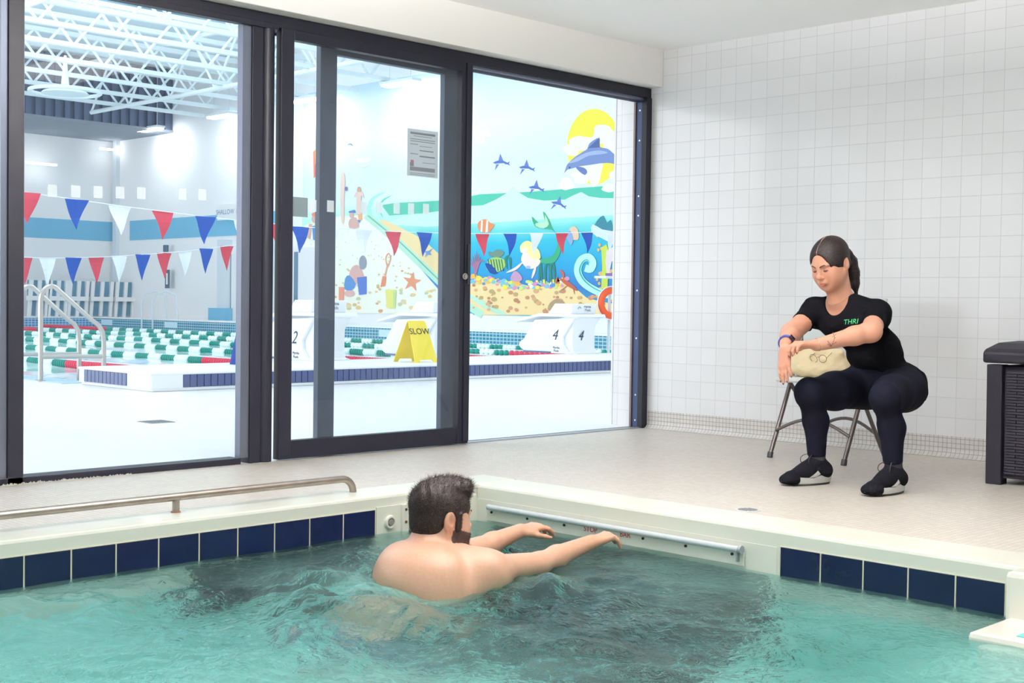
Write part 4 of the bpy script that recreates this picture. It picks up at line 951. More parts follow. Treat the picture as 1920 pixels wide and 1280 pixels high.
# ================================================================== ORGANIC SHAPES (distance fields -> one skin)
class Field:
    def __init__(s, xs, ys, zs):
        s.ax = [np.asarray(a, np.float32) for a in (xs, ys, zs)]
        s.F = np.full([len(a) for a in s.ax], .08, np.float32)
    def _sl(s, lo, hi):
        sl = []
        for a, l, h in zip(s.ax, lo, hi):
            i, j = np.searchsorted(a, l), np.searchsorted(a, h)
            if j <= i: return None
            sl.append(slice(int(i), int(j)))
        return tuple(sl)
    def _grid(s, sl):
        x, y, z = (a[q] for a, q in zip(s.ax, sl)); return x[:, None, None], y[None, :, None], z[None, None, :]
    def op(s, fn, lo, hi, k, sub=False):
        pad = k+.03; sl = s._sl(np.array(lo)-pad, np.array(hi)+pad)
        if sl is None: return
        d = fn(*s._grid(sl)).astype(np.float32); a = s.F[sl]
        if sub:
            d = -d; h = np.maximum(k-np.abs(a-d), 0)/max(k, 1e-6); s.F[sl] = np.maximum(a, d)+h*h*k/4
        else:
            h = np.maximum(k-np.abs(a-d), 0)/max(k, 1e-6); s.F[sl] = np.minimum(a, d)-h*h*k/4
    def cap(s, a, b, ra, rb, k=.02, sub=False, infl=0.):
        a = np.array(a, float); b = np.array(b, float); ra += infl; rb += infl
        ba = b-a; L2 = ba@ba+1e-12; m = max(ra, rb)
        def fn(X, Y, Z):
            t = np.clip(((X-a[0])*ba[0]+(Y-a[1])*ba[1]+(Z-a[2])*ba[2])/L2, 0, 1)
            return np.sqrt((X-a[0]-ba[0]*t)**2+(Y-a[1]-ba[1]*t)**2+(Z-a[2]-ba[2]*t)**2)-(ra+(rb-ra)*t)
        s.op(fn, np.minimum(a, b)-m, np.maximum(a, b)+m, k, sub)
    def ell(s, c, r, R=None, k=.02, sub=False, infl=0.):
        c = np.array(c, float); r = np.array(r, float)+infl; R = np.eye(3) if R is None else np.array(R, float)  # columns = axes
        m = r.max()
        def fn(X, Y, Z):
            x, y, z = X-c[0], Y-c[1], Z-c[2]
            q = [(x*R[0, i]+y*R[1, i]+z*R[2, i]) for i in range(3)]
            k0 = np.sqrt((q[0]/r[0])**2+(q[1]/r[1])**2+(q[2]/r[2])**2)
            k1 = np.sqrt((q[0]/r[0]**2)**2+(q[1]/r[1]**2)**2+(q[2]/r[2]**2)**2)+1e-9
            return k0*(k0-1)/k1
        s.op(fn, c-m, c+m, k, sub)
    def plane(s, p, n, k=.004, lo=None, hi=None):
        """cut away everything on the side n points to"""
        n = np.array(n, float); n /= np.linalg.norm(n); p = np.array(p, float)
        lo = [a[0] for a in s.ax] if lo is None else lo; hi = [a[-1]+1 for a in s.ax] if hi is None else hi
        s.op(lambda X, Y, Z: -((X-p[0])*n[0]+(Y-p[1])*n[1]+(Z-p[2])*n[2]), lo, hi, k, True)
    def warp(s, amp, sc, seed=0):
        X, Y, Z = s._grid(tuple(slice(0, len(a)) for a in s.ax))
        s.F += (amp*(np.sin(X*sc+seed+2*np.sin(Z*sc*.7))*np.sin(Y*sc*1.1+1.3*seed)*np.sin(Z*sc*.9+.7))).astype(np.float32)
    def mesh(s):
        F = s.F; ins = F < 0; nx, ny, nz = F.shape
        act = np.zeros((nx-1, ny-1, nz-1), bool); c = ins[:-1, :-1, :-1]
        for i in (0, 1):
            for j in (0, 1):
                for k in (0, 1):
                    act |= ins[i:nx-1+i, j:ny-1+j, k:nz-1+k] != c
        I, J, K_ = np.nonzero(act); n = len(I); acc = np.zeros((n, 3)); cnt = np.zeros(n)
        corners = [(i, j, k) for i in (0, 1) for j in (0, 1) for k in (0, 1)]
        for a in corners:
            for ax in range(3):
                if a[ax]: continue
                b = list(a); b[ax] = 1
                fa = F[I+a[0], J+a[1], K_+a[2]]; fb = F[I+b[0], J+b[1], K_+b[2]]
                m = (fa < 0) != (fb < 0); t = fa/(fa-fb+1e-20)
                P = [s.ax[q][(I, J, K_)[q]+a[q]] for q in range(3)]
                Q = s.ax[ax][(I, J, K_)[ax]+1]; P[ax] = P[ax]+(Q-P[ax])*t
                for q in range(3): acc[:, q] += np.where(m, P[q], 0)
                cnt += m
        vs = acc/cnt[:, None]; idx = np.full(act.shape, -1, np.int64); idx[I, J, K_] = np.arange(n); faces = []
        for ax in range(3):
            o = [q for q in range(3) if q != ax]
            a = [slice(1, -1)]*3; b = [slice(1, -1)]*3; a[ax] = slice(0, -1); b[ax] = slice(1, None)
            fa, fb = ins[tuple(a)], ins[tuple(b)]; G = np.nonzero(fa != fb); inside_first = fa[G]
            g = [G[q]+(0 if q == ax else 1) for q in range(3)]
            def cell(d1, d2):
                c_ = [g[0], g[1], g[2]]; c_[o[0]] = c_[o[0]]-d1; c_[o[1]] = c_[o[1]]-d2; return idx[c_[0], c_[1], c_[2]]
            q = np.stack([cell(1, 1), cell(0, 1), cell(0, 0), cell(1, 0)], -1)
            flip = inside_first if ax != 1 else ~inside_first
            q[~flip] = q[~flip][:, ::-1]; q = q[(q >= 0).all(1)]; faces.append(q)
        return vs, np.concatenate(faces)
def axis(lo, hi, coarse, fines):
    """ascending coordinates: coarse step, finer inside the given ranges [(a,b,step)]"""
    o = [lo]
    while o[-1] < hi:
        st = coarse
        for a, b, s_ in fines:
            if a-coarse < o[-1] < b: st = min(st, s_)
        o.append(o[-1]+st)
    return np.array(o)
def relax(vs, fs, n=1, lam=.5):
    vs = vs.copy(); e = np.concatenate([fs[:, [0, 1]], fs[:, [1, 2]], fs[:, [2, 3]], fs[:, [3, 0]]]); e = np.concatenate([e, e[:, ::-1]])
    for _ in range(n):
        a = np.zeros_like(vs); c = np.zeros(len(vs)); np.add.at(a, e[:, 0], vs[e[:, 1]]); np.add.at(c, e[:, 0], 1)
        vs += lam*(a/np.maximum(c, 1)[:, None]-vs)
    return vs
def skin_obj(fld, name, m, parent=None, rel=1, paint=None, origin=None):
    vs, fs = fld.mesh(); vs = relax(vs, fs, rel)
    o = build((vs.tolist(), fs.tolist()), name, m, parent, smooth=True, fix=False, origin=origin)
    if paint is not None:
        col = paint(vs); at = o.data.color_attributes.new('tone', 'FLOAT_COLOR', 'POINT')
        at.data.foreach_set('color', np.concatenate([col, np.ones((len(vs), 1))], 1).astype(np.float32).ravel())
    return o
def skin_mat(name, wet=.0):
    m = bpy.data.materials.new(name); m.use_nodes = True; n = m.node_tree.nodes; L = m.node_tree.links; b = n['Principled BSDF']
    a = n.new('ShaderNodeAttribute'); a.attribute_name = 'tone'; L.new(a.outputs['Color'], b.inputs['Base Color'])
    b.inputs['Roughness'].default_value = .48-.06*wet; b.inputs['Coat Weight'].default_value = wet*.22; b.inputs['Coat Roughness'].default_value = .16
    b.inputs['Subsurface Weight'].default_value = .12; b.inputs['Subsurface Radius'].default_value = (.012, .005, .003); b.inputs['Subsurface Scale'].default_value = 1
    g = n.new('ShaderNodeNewGeometry'); t = n.new('ShaderNodeTexNoise'); t.inputs['Scale'].default_value = 70 if wet else 160; t.inputs['Detail'].default_value = 4
    L.new(g.outputs['Position'], t.inputs['Vector']); bp = n.new('ShaderNodeBump'); bp.inputs['Strength'].default_value = .25 if wet else .12; bp.inputs['Distance'].default_value = .003
    L.new(t.outputs[0], bp.inputs['Height']); L.new(bp.outputs[0], b.inputs['Normal'])
    return m
def hair_mat(name, rgb, rgb2, vec=(60, 60, 8)):
    m = bpy.data.materials.new(name); m.use_nodes = True; n = m.node_tree.nodes; L = m.node_tree.links; b = n['Principled BSDF']
    g = n.new('ShaderNodeTexCoord'); mp_ = n.new('ShaderNodeMapping'); mp_.inputs['Scale'].default_value = vec; L.new(g.outputs['Object'], mp_.inputs[0])
    t = n.new('ShaderNodeTexNoise'); t.inputs['Scale'].default_value = 4; t.inputs['Detail'].default_value = 6; L.new(mp_.outputs[0], t.inputs['Vector'])
    r = n.new('ShaderNodeValToRGB'); r.color_ramp.elements[0].color = (*lin(rgb), 1); r.color_ramp.elements[0].position = .35; r.color_ramp.elements[1].color = (*lin(rgb2), 1); r.color_ramp.elements[1].position = .75
    L.new(t.outputs[0], r.inputs[0]); L.new(r.outputs[0], b.inputs['Base Color']); b.inputs['Roughness'].default_value = .55; b.inputs['Specular IOR Level'].default_value = .28
    bp = n.new('ShaderNodeBump'); bp.inputs['Strength'].default_value = .6; bp.inputs['Distance'].default_value = .004; L.new(t.outputs[0], bp.inputs['Height']); L.new(bp.outputs[0], b.inputs['Normal'])
    return m
def frame_of(fwd, up=(0, 0, 1), roll=0.):
    f = np.array(fwd, float); f /= np.linalg.norm(f); r = np.cross(f, up); r /= np.linalg.norm(r); u = np.cross(r, f)
    c, s_ = math.cos(roll), math.sin(roll); r, u = c*r+s_*u, -s_*r+c*u
    return np.stack([r, f, u], 1)      # columns: right, forward, up
class Head:
    def __init__(s, c, R, sc=1.): s.c = np.array(c, float); s.R = R; s.sc = sc
    def w(s, p): return s.c+s.R@(np.array(p, float)*s.sc)
    def l(s, P): return (P-s.c)@s.R/s.sc
    def E(s, F, p, r, k=.01, **kw):
        F.ell(s.w(p), np.array(r)*s.sc, s.R, k=k*s.sc, **kw)
    def Cp(s, F, a, b, ra, rb, k=.01, **kw): F.cap(s.w(a), s.w(b), ra*s.sc, rb*s.sc, k=k*s.sc, **kw)
    def build(s, F, male=False):
        E, Cp = s.E, s.Cp
        E(F, (0, -.018, .042), (.074, .094, .080), .02)
        E(F, (0, .012, .010), (.066, .078, .080), .03)
        E(F, (0, .022, -.045), (.055 if not male else .058, .060, .065), .03)
        E(F, (0, .040, -.083), (.030 if not male else .036, .034, .026), .03)
        E(F, (0, .066, -.098), (.016 if not male else .020, .013, .013), .02)
        for q in (-1, 1):
            Cp(F, (q*.056, -.01, -.040), (q*.028, .048, -.088), .018, .013, .03)         # jaw line
            E(F, (q*.038, .056, -.024), (.021, .019, .020), .03)                          # cheek
            E(F, (q*.034, .046, -.052), (.026, .026, .028), .035)
            E(F, (q*.056, .028, .004), (.010, .028, .028), .02)                           # temple
            E(F, (q*.032, .092, .006), (.017, .016, .0115), .012, sub=True)               # eye socket
            E(F, (q*.031, .0715, .004), (.0135, .0125, .0125), .004)                      # lidded eye
            Cp(F, (q*.014, .083, .024), (q*.044, .074, .024), .0075, .006, .014)          # brow
            E(F, (q*.0105, .093, -.034), (.0075, .0085, .0065), .007)                     # nostril wing
            E(F, (q*.0075, .097, -.0405), (.0035, .004, .003), .003, sub=True)
            E(F, (q*.0785, -.016, -.002), (.0085, .020, .033), .004)                       # ear
            E(F, (q*.0865, -.011, .004), (.006, .012, .020), .004, sub=True)
            E(F, (q*.076, -.006, -.030), (.0065, .009, .010), .004)
        Cp(F, (0, .082, .016), (0, .101, -.022), .0075, .0095, .012)                      # nose
        E(F, (0, .103, -.029), (.0105, .0105, .0095), .008)
        E(F, (0, .084, -.057), (.024, .012, .012), .014)                                  # muzzle
        E(F, (0, .0925, -.0585), (.021, .0070, .0045), .004)                              # lips
        E(F, (0, .0915, -.0680), (.017, .0075, .0055), .004)
        Cp(F, (-.020, .099, -.063), (.020, .099, -.063), .0016, .0016, .003, sub=True)
def hand(F, wrist, D, N, A, curls, sc=1., spread=(.10, .03, -.04, -.12), thumb=((.75, .65, -.15), (.9, .3, -.2)), k=.006, nails=None):
    """palm from the wrist along D; N = back of the hand; A = towards the thumb"""
    D, N, A = (np.array(x, float)/np.linalg.norm(x) for x in (D, N, A)); A = A-D*(A@D); A /= np.linalg.norm(A); N0 = np.cross(D, A); N = N0 if N0@N > 0 else -N0
    w_ = np.array(wrist, float)
    kn = [w_+D*(.088-.004*abs(i-1)**1.5)*sc+A*(.028-.0185*i)*sc for i in range(4)]
    for i, p in enumerate(kn):
        F.cap(w_+A*(.014-.009*i)*sc, p, .0145*sc, .0105*sc, k=.016*sc)
    F.ell(w_+D*.05*sc-N*.006*sc, np.array([.030, .042, .0135])*sc, np.stack([A, D, N], 1), k=.012)
    F.ell(w_+D*.028*sc+A*.026*sc-N*.008*sc, np.array([.015, .028, .014])*sc, np.stack([A, D, N], 1), k=.014)
    Ls = [.072, .079, .074, .058]; tips = []
    for i, p in enumerate(kn):
        d = D*math.cos(spread[i])+A*math.sin(spread[i]); nn = N; q = p
        r = [.0098, .0088, .0078, .0066] if i < 3 else [.0085, .0076, .0068, .0058]
        for j, (fr, cu) in enumerate(zip((.46, .30, .24), curls[i])):
            c_, s_ = math.cos(cu), math.sin(cu); d, nn = d*c_-nn*s_, nn*c_+d*s_
            e = q+d*Ls[i]*fr*sc; F.cap(q, e, r[j]*sc, r[j+1]*sc, k=k if j else .008); q = e
        tips.append((q, d, nn, r[3]*sc))
    b0 = w_+A*.024*sc+D*.018*sc-N*.006*sc
    for (t, rr_, ln) in ((thumb[0], (.0135, .0105), .042), (thumb[1], (.0105, .0088), .030), (thumb[1], (.0088, .0068), .024)):
        d = A*t[0]*.8+D*t[1]+N*t[2]; d /= np.linalg.norm(d); e = b0+d*ln*sc; F.cap(b0, e, rr_[0]*sc, rr_[1]*sc, k=.008); b0 = e
    tips.append((b0, d, N*.6-A*.3, .0068*sc))
    return tips
def nail_mesh(tips, m, parent, nm='nails', L_=.006):
    b = MB()
    for q, d, nn, r in tips:
        nn = np.array(nn)-d*(np.array(nn)@d); nn /= np.linalg.norm(nn); s_ = np.cross(d, nn); vs = []
        for u in (-1, -.33, .33, 1.):
            for v_, wv__ in ((0, 1), (.6, .95), (1.4, .45)):
                p = q+nn*(r*(1-.25*u*u)+.0006)*(1 if v_ < 1 else .75)+s_*u*r*.8*wv__+d*(v_*L_)
                vs.append(p)
        b.add(vs, [(i*3+j, i*3+j+1, i*3+j+4, i*3+j+3) for i in range(3) for j in range(2)])
    o = build(b, nm, m, parent, smooth=True, fix=False); so = o.modifiers.new('t', 'SOLIDIFY'); so.thickness = .0008
    return o
def project_on(o, target, dirv, off=.0015, fine=False):
    """lay a small flat mesh onto a curved target along dirv"""
    tv = [Vector(v.co) for v in target.data.vertices]; bt = BVHTree.FromPolygons(tv, [tuple(p.vertices) for p in target.data.polygons])
    d = Vector(dirv).normalized()
    if fine:
        bm = bmesh.new(); bm.from_mesh(o.data); bmesh.ops.triangulate(bm, faces=bm.faces); bmesh.ops.subdivide_edges(bm, edges=bm.edges, cuts=5, use_grid_fill=True); bm.to_mesh(o.data); bm.free()
    sh = Vector(ORG[o.name] if o.parent is None else ORG[o.parent.name])-Vector(ORG[target.parent.name] if target.parent else ORG[target.name])
    for v in o.data.vertices:
        h, nn, _, _ = bt.ray_cast(Vector(v.co)+sh-d*.4, d)
        if h is not None: v.co = h-sh-d*off
    o.data.update()
def snap(o, target, off):
    """push a thin strip so that it lies on the skin of target"""
    tv = [Vector(v.co) for v in target.data.vertices]; bt = BVHTree.FromPolygons(tv, [tuple(p.vertices) for p in target.data.polygons])
    for v in o.data.vertices:
        h, nn, _, _ = bt.find_nearest(v.co)
        d = (v.co-h); 
        k = d.dot(nn); v.co = h+nn*max(off, min(k, off*3)) if k < off else v.co
    o.data.update()
sRGB = lambda *c: np.array(lin(c))

# ================================================================== WOMAN
W = thing('person', (2.48, -1.45, 0), 'woman with dark ponytail in black t-shirt and leggings squatting before the folding chair', 'person')
wj = dict(pel=V(2.40, -1.17, .46), wst=V(2.37, -1.22, .62), che=V(2.315, -1.31, .75), nb=V(2.275, -1.375, .865),
          shR=V(2.135, -1.37, .800), shL=V(2.445, -1.33, .795), elR=V(2.155, -1.60, .70), wrR=V(2.255, -1.80, .655),
          elL=V(2.525, -1.52, .715), wrL=V(2.375, -1.735, .652),
          hiR=V(2.305, -1.20, .435), hiL=V(2.495, -1.19, .435), knR=V(2.285, -1.64, .425), knL=V(2.665, -1.63, .425),
          anR=V(2.285, -1.565, .085), anL=V(2.675, -1.565, .078))
WF = (-.10, -.92, -.38)
HW = Head(V(2.262, -1.445, 1.025), frame_of(WF, roll=-.04), 1.0)
def w_torso(F, infl=0., k=.05):
    j = wj
    F.ell(j['pel']+V(0, .02, .0), (.170, .135, .115), k=k, infl=infl)
    F.ell(j['pel']+V(-.075, .04, -.025), (.095, .105, .095), k=k, infl=infl); F.ell(j['pel']+V(.085, .04, -.025), (.095, .105, .095), k=k, infl=infl)
    F.ell(j['wst'], (.130, .105, .12), frame_of((-.1, -1, -.3)), k=k, infl=infl)
    F.ell(j['che'], (.145, .100, .115), frame_of((-.1, -1, -.35)), k=k, infl=infl)
    F.ell(j['che']+V(-.065, -.070, -.01), (.058, .050, .055), k=.04, infl=infl); F.ell(j['che']+V(.055, -.065, -.01), (.058, .050, .055), k=.04, infl=infl)
    F.cap(j['shR']+V(.02, .0, -.01), j['shL']+V(-.02, 0, -.01), .052, .052, k=.04, infl=infl)
    F.cap(j['nb']+V(-.005, .02, -.01), j['shR']+V(0, 0, .012), .040, .036, k=.03, infl=infl); F.cap(j['nb']+V(.005, .02, -.01), j['shL']+V(0, 0, .012), .040, .036, k=.03, infl=infl)
def w_arms(F, infl=0., upper_only=False, k=.02):
    j = wj
    for s_ in 'RL':
        F.ell(j['sh'+s_], (.056, .058, .056), k=.03, infl=infl)
        F.cap(j['sh'+s_], j['el'+s_], .052, .045, k=.03, infl=infl)
        if not upper_only:
            e, w_ = j['el'+s_], j['wr'+s_]; m_ = e*.7+w_*.3
            F.cap(e, m_, .043, .043, k=.03); F.cap(m_, w_, .042, .0275, k=.02)
def w_legs(F, infl=0., k=.03):
    j = wj
    for s_ in 'RL':
        h, kn, an = j['hi'+s_], j['kn'+s_], j['an'+s_]; q = -1 if s_ == 'R' else 1
        F.cap(h+V(q*.02, 0, .0), h*.45+kn*.55, .100, .082, k=.04, infl=infl); F.cap(h*.45+kn*.55, kn, .082, .062, k=.04, infl=infl)
        F.ell(kn+V(0, -.010, .012), (.056, .054, .056), k=.03, infl=infl)
        ca = kn*.62+an*.38+V(0, .030, 0); F.cap(kn+V(0, .01, -.03), ca, .050, .053, k=.03, infl=infl); F.cap(ca, an, .052, .034, k=.03, infl=infl)
FX = axis(2.00, 2.86, .0065, [(2.17, 2.43, .0032)]); FY = axis(-1.98, -.98, .0065, [(-1.97, -1.70, .0032), (-1.58, -1.32, .0026)]); FZ = axis(.02, 1.17, .0065, [(.52, .70, .0032), (.90, 1.16, .0026)])
F = Field(FX, FY, FZ)
w_torso(F, -.004); w_legs(F, -.006); w_arms(F)
HW.build(F)
F.cap(wj['nb']+V(0, .015, -.02), HW.w((0, -.030, -.06)), .056, .050, k=.035)
F.cap(wj['nb']+V(0, -.02, -.01), HW.w((0, .005, -.07)), .040, .036, k=.03)
cl = lambda a, b, c: (a, b, c)
# left hand lies over the right wrist, right hand hangs with fingers down
tL = hand(F, wj['wrL']+V(-.006, -.012, .004), (-.46, -.88, .04), (-.15, .1, 1), (-.9, .4, .0), [cl(.55, .75, .45), cl(.5, .75, .5), cl(.5, .8, .5), cl(.5, .7, .5)], .92, thumb=((.5, .8, -.45), (.1, .9, -.5)))
tR = hand(F, wj['wrR']+V(.012, -.022, -.022), (.06, -.12, -1), (-.25, -1, .1), (-1, .2, -.05), [cl(.12, .2, .1), cl(.05, .15, .1), cl(.08, .15, .1), cl(.15, .2, .15)], .92, thumb=((.45, .9, -.3), (.15, 1, -.2)))
for s_ in 'RL':
    a = wj['an'+s_]; F.cap(a, a+V(0, -.05, -.03), .026, .020, k=.02)
def w_paint(P):
    n_ = len(P); base = sRGB(208, 152, 126); c = np.tile(base, (n_, 1)); l = HW.l(P)
    def mixin(m_, col): c[:] = c*(1-m_[:, None])+np.array(col)*m_[:, None]
    g = lambda p, r, e=2: np.exp(-((((l-np.array(p))/np.array(r))**2).sum(1))**(e/2))
    for q in (-1, 1):
        mixin(.30*g((q*.042, .07, -.025), (.022, .03, .02)), sRGB(222, 140, 120))
        mixin(.45*g((q*.031, .085, .014), (.015, .012, .007)), sRGB(168, 112, 92))
        mixin(.95*g((q*.031, .086, -.0015), (.0150, .01, .0020), 4), sRGB(48, 30, 30))
    mixin(.85*g((0, .098, -.0632), (.0215, .012, .0085), 4), sRGB(196, 102, 92))
    mixin(.8*g((0, .099, -.0628), (.021, .012, .0014), 4), sRGB(120, 52, 50))
    mixin(.25*g((0, .105, -.030), (.014, .01, .012)), sRGB(220, 140, 120))
    hd = np.clip((1.2-np.abs(P[:, 2]-.6)/.1), 0, 1)*(P[:, 1] < -1.78)
    mixin(.25*hd, sRGB(214, 140, 118))
    return c
M_skin = skin_mat('skin')
wb_ = skin_obj(F, 'body', M_skin, W, rel=1, paint=w_paint)
def thin_field(x, y, z, st): return Field(np.arange(*x, st), np.arange(*y, st), np.arange(*z, st))
# leggings
F = thin_field((2.08, 2.86), (-1.80, -.96), (.09, .64), .006)
w_torso(F, .001); w_legs(F, .0035); F.plane((0, 0, .60), (0, 0, 1)); 
F.plane(wj['anR']+V(0, 0, .045), (0, 0, -1)); F.warp(.0016, 60, 1)
M_leg = mat('legging_navy_black', (12, 13, 24), .8, spec=.06, bump=(90, .25))
skin_obj(F, 'leggings', M_leg, W, rel=2)
# t-shirt with short sleeves and scooped neck
F = thin_field((2.02, 2.66), (-1.72, -.96), (.38, .93), .0055)
w_torso(F, .009); w_arms(F, .005, upper_only=True)
for s_ in 'RL':
    a, b_ = wj['sh'+s_], wj['el'+s_]; d = (b_-a)/np.linalg.norm(b_-a); cpt = a+d*.125
    F.plane(cpt, d, lo=cpt-V(.12, .10, .16), hi=cpt+V(.12, .14, .12)) if False else None
    e = a+d*.25
    F.cap(cpt+d*.085, e+d*.1, .085, .085, k=.004, sub=True)
hem = wj['pel']+V(0, 0, -.01)
F.plane(wj['pel']+V(0, 0, -.03), (0, -.85, -1))
F.ell(wj['nb']+V(-.005, -.050, .005), (.062, .075, .085), frame_of((-.05, -1, -.1)), k=.01, sub=True)
F.ell(wj['nb']+V(0, .0, .045), (.062, .062, .05), k=.01, sub=True)
F.warp(.0055, 30, 2); F.warp(.0022, 75, 5)
M_shirt = mat('black_cotton', (9, 9, 13), .9, spec=.06, bump=(60, .6))
shirt = skin_obj(F, 'tshirt', M_shirt, W, rel=2)
fr = hit(1594, 605, 1, -1.40)
ct = -CF*V(1, 1, 0); 
lt = text('green_lettering', 'THRI', .033, tuple(fr+V(.022, -.02, .004)), (1, -.0, .10), (-.10, 0, 1), mat('print_green', (70, 200, 130), .6), W, extrude=0, shear=.2)
project_on(lt, shirt, (0, 1, -.05), .002)
# hair, parting, ponytail
M_hair = hair_mat('dark_brown_hair', (12, 8, 9), (36, 24, 22), (30, 30, 90))
F = Field(np.arange(2.13, 2.40, .003), np.arange(-1.60, -1.25, .003), np.arange(.85, 1.17, .003))
HW.E(F, (0, -.020, .044), (.080, .100, .087), .02); HW.E(F, (0, .002, .026), (.0835, .090, .087), .02)
HW.E(F, (0, -.06, -.02), (.055, .045, .05), .03)
HW.E(F, (0, .130, -.020), (.068, .090, .116), .012, sub=True)          # face opening
for q in (-1, 1): HW.E(F, (q*.080, .026, -.066), (.035, .045, .055), .012, sub=True); HW.E(F, (q*.086, -.014, -.010), (.016, .020, .030), .005, sub=True)
F.plane(HW.w((0, -.03, -.055)), HW.R@V(0, .25, -1), k=.01)
HW.Cp(F, (.0, .098, .075), (.0, .0, .138), .0016, .002, .004, sub=True)
hair = skin_obj(F, 'hair', M_hair, W, rel=1)
pp = [HW.w(p) for p in ((0, -.108, .025), (.004, -.135, .000), (0.006, -.150, -.045), (.004, -.148, -.10), (.0, -.136, -.15), (-.004, -.122, -.195))]
F = Field(np.arange(2.16, 2.42, .0035), np.arange(-1.48, -1.18, .0035), np.arange(.80, 1.12, .0035))
rr_ = (.018, .028, .034, .031, .022, .008)
for i in range(5): F.cap(pp[i], pp[i+1], rr_[i], rr_[i+1], k=.012)
F.warp(.002, 150, 1)
pony = skin_obj(F, 'ponytail', M_hair, W, rel=1)
build(MB().tube(arc(HW.w((0, -.110, .022)), .017, 0, 2*PI, 14, tuple(HW.R@V(1, 0, 0)), tuple(HW.R@V(0, -.5, .87)))[:-1], .005, 8, closed=True), 'hair_tie', mat('tie_black', (20, 20, 24), .6), pony, smooth='auto')
tone_p = mat('parting_skin', (178, 134, 116), .6)
ps = MB().tube([HW.w((0, -.018+.1*math.sin(a)+.0, .042+.0825*math.cos(a))) for a in np.linspace(.0, 1.12, 14)], [.0022]*14, 6)
ORG[hair.name] = ORG[W.name]; snap(build(ps, 'parting', tone_p, hair, smooth='auto'), hair, .0008)
M_brow = mat('brow_brown', (66, 44, 38), .8)
eb = MB()
for q in (-1, 1):
    eb.tube([HW.w((q*x, y, z)) for x, y, z in ((.011, .0905, .0185), (.022, .0895, .0235), (.034, .083, .0255), (.046, .0725, .0205))], [.0022, .0028, .0022, .001], 8)
snap(build(eb, 'eyebrows', M_brow, W, smooth='auto'), wb_, .0009)
el_ = MB()
for q in (-1, 1): el_.tube([HW.w((q*x, y, z)) for x, y, z in ((.019, .083, -.001), (.026, .0865, -.0045), (.033, .0863, -.005), (.043, .079, -.0015))], [.0008, .0015, .0016, .0008], 6)
build(el_, 'eyelashes', mat('lash', (30, 22, 24), .7), W, smooth='auto')
M_nail = mat('dark_red_polish', (110, 26, 46), .2, coat=.5)
nail_mesh(tL[:4], M_nail, W); nail_mesh(tR[:4], M_nail, W)
# necklace, watch, bracelet, tattoo
nk = [wj['nb']+V(.052*math.cos(a), -.012-.075*math.sin(a)*(1 if math.sin(a) > 0 else .4), .012-.052*max(math.sin(a), 0)) for a in np.linspace(0, 2*PI, 40)][:-1]
tv = [Vector(v.co)+Vector(ORG[W.name]) for v in wb_.data.vertices]; bt = BVHTree.FromPolygons(tv, [tuple(p.vertices) for p in wb_.data.polygons])
nk2 = []
for p in nk:
    h, nn, _, _ = bt.find_nearest(Vector(p)); nk2.append(tuple(h+nn*.0012))
build(MB().tube(nk2, .0009, 6, closed=True), 'necklace', mat('gold_chain', (214, 190, 150), .25, .9), W, smooth='auto')
def ring_on(c, d, r, rad, nm, m, sc2=(1, 1)):
    R = frame_of(d); return MB().tube(arc(c, r, 0, 2*PI, 24, R[:, 0]*sc2[0], R[:, 2]*sc2[1])[:-1], rad, 8, closed=True)
dR = (wj['wrR']-wj['elR']); dR /= np.linalg.norm(dR); cw = wj['wrR']-dR*.022
wt = None
bw = MB()
R = frame_of(dR)
for t in np.linspace(-.009, .009, 4): bw.tube(arc(cw+dR*t, .0325, 0, 2*PI, 28, R[:, 0], R[:, 2])[:-1], .0036, 6, closed=True)
wt = build(bw, 'watch', mat('blue_white_strap', (66, 84, 170), .5, noise=(120, .6)), W, smooth='auto')
oc = cw+V(-.3, -.7, .65)/1.0*.0
od = -R[:, 0]*.75+R[:, 2]*.66; od /= np.linalg.norm(od)
build(MB().obox(cw+od*.036, (dR, np.cross(od, dR), od), (.018, .016, .005)), 'watch_case', mat('watch_dark', (34, 26, 44), .15, coat=.6), wt, bevel=.003)
dL = (wj['wrL']-wj['elL']); dL /= np.linalg.norm(dL); R = frame_of(dL)
build(MB().tube(arc(wj['wrL']-dL*.006, .0295, 0, 2*PI, 28, R[:, 0], R[:, 2])[:-1], .0009, 6, closed=True), 'bracelet', mat('silver_chain', (220, 220, 220), .2, .9), W, smooth='auto')
side = np.cross(dL, V(0, 0, 1)); side /= np.linalg.norm(side); upv = np.cross(side, dL)
toC = CAM-wj['wrL']; toC[2] = 0; toC /= np.linalg.norm(toC)
c0 = wj['wrL']*.66+wj['elL']*.34
tb = MB()
def lp_(a, b): return c0+toC*.08+(-dL)*a+V(0, 0, 1)*b
def seg(pts, wd):
    fp = [tuple(np.array(pts[i])*(1-t)+np.array(pts[i+1])*t) for i in range(len(pts)-1) for t in np.linspace(0, .8, 5)]+[pts[-1]]
    for i in range(len(fp)-1):
        a, b = np.array(fp[i]), np.array(fp[i+1]); t = (b-a)/np.linalg.norm(b-a); nrm = np.array([-t[1], t[0]])*wd*1.9
        q = [a-nrm, b-nrm, b+nrm, a+nrm]; tb.add([lp_(*x) for x in q], [(0, 1, 2, 3)])
seg([(-.020, -.022), (-.010, -.006), (-.004, .012), (-.005, .024), (-.010, .034)], .0007)
seg([(-.018, -.020), (-.028, -.006), (-.036, .006)], .0007); seg([(-.020, -.022), (-.034, -.008)], .0006); seg([(-.012, -.014), (.004, -.008)], .0006)
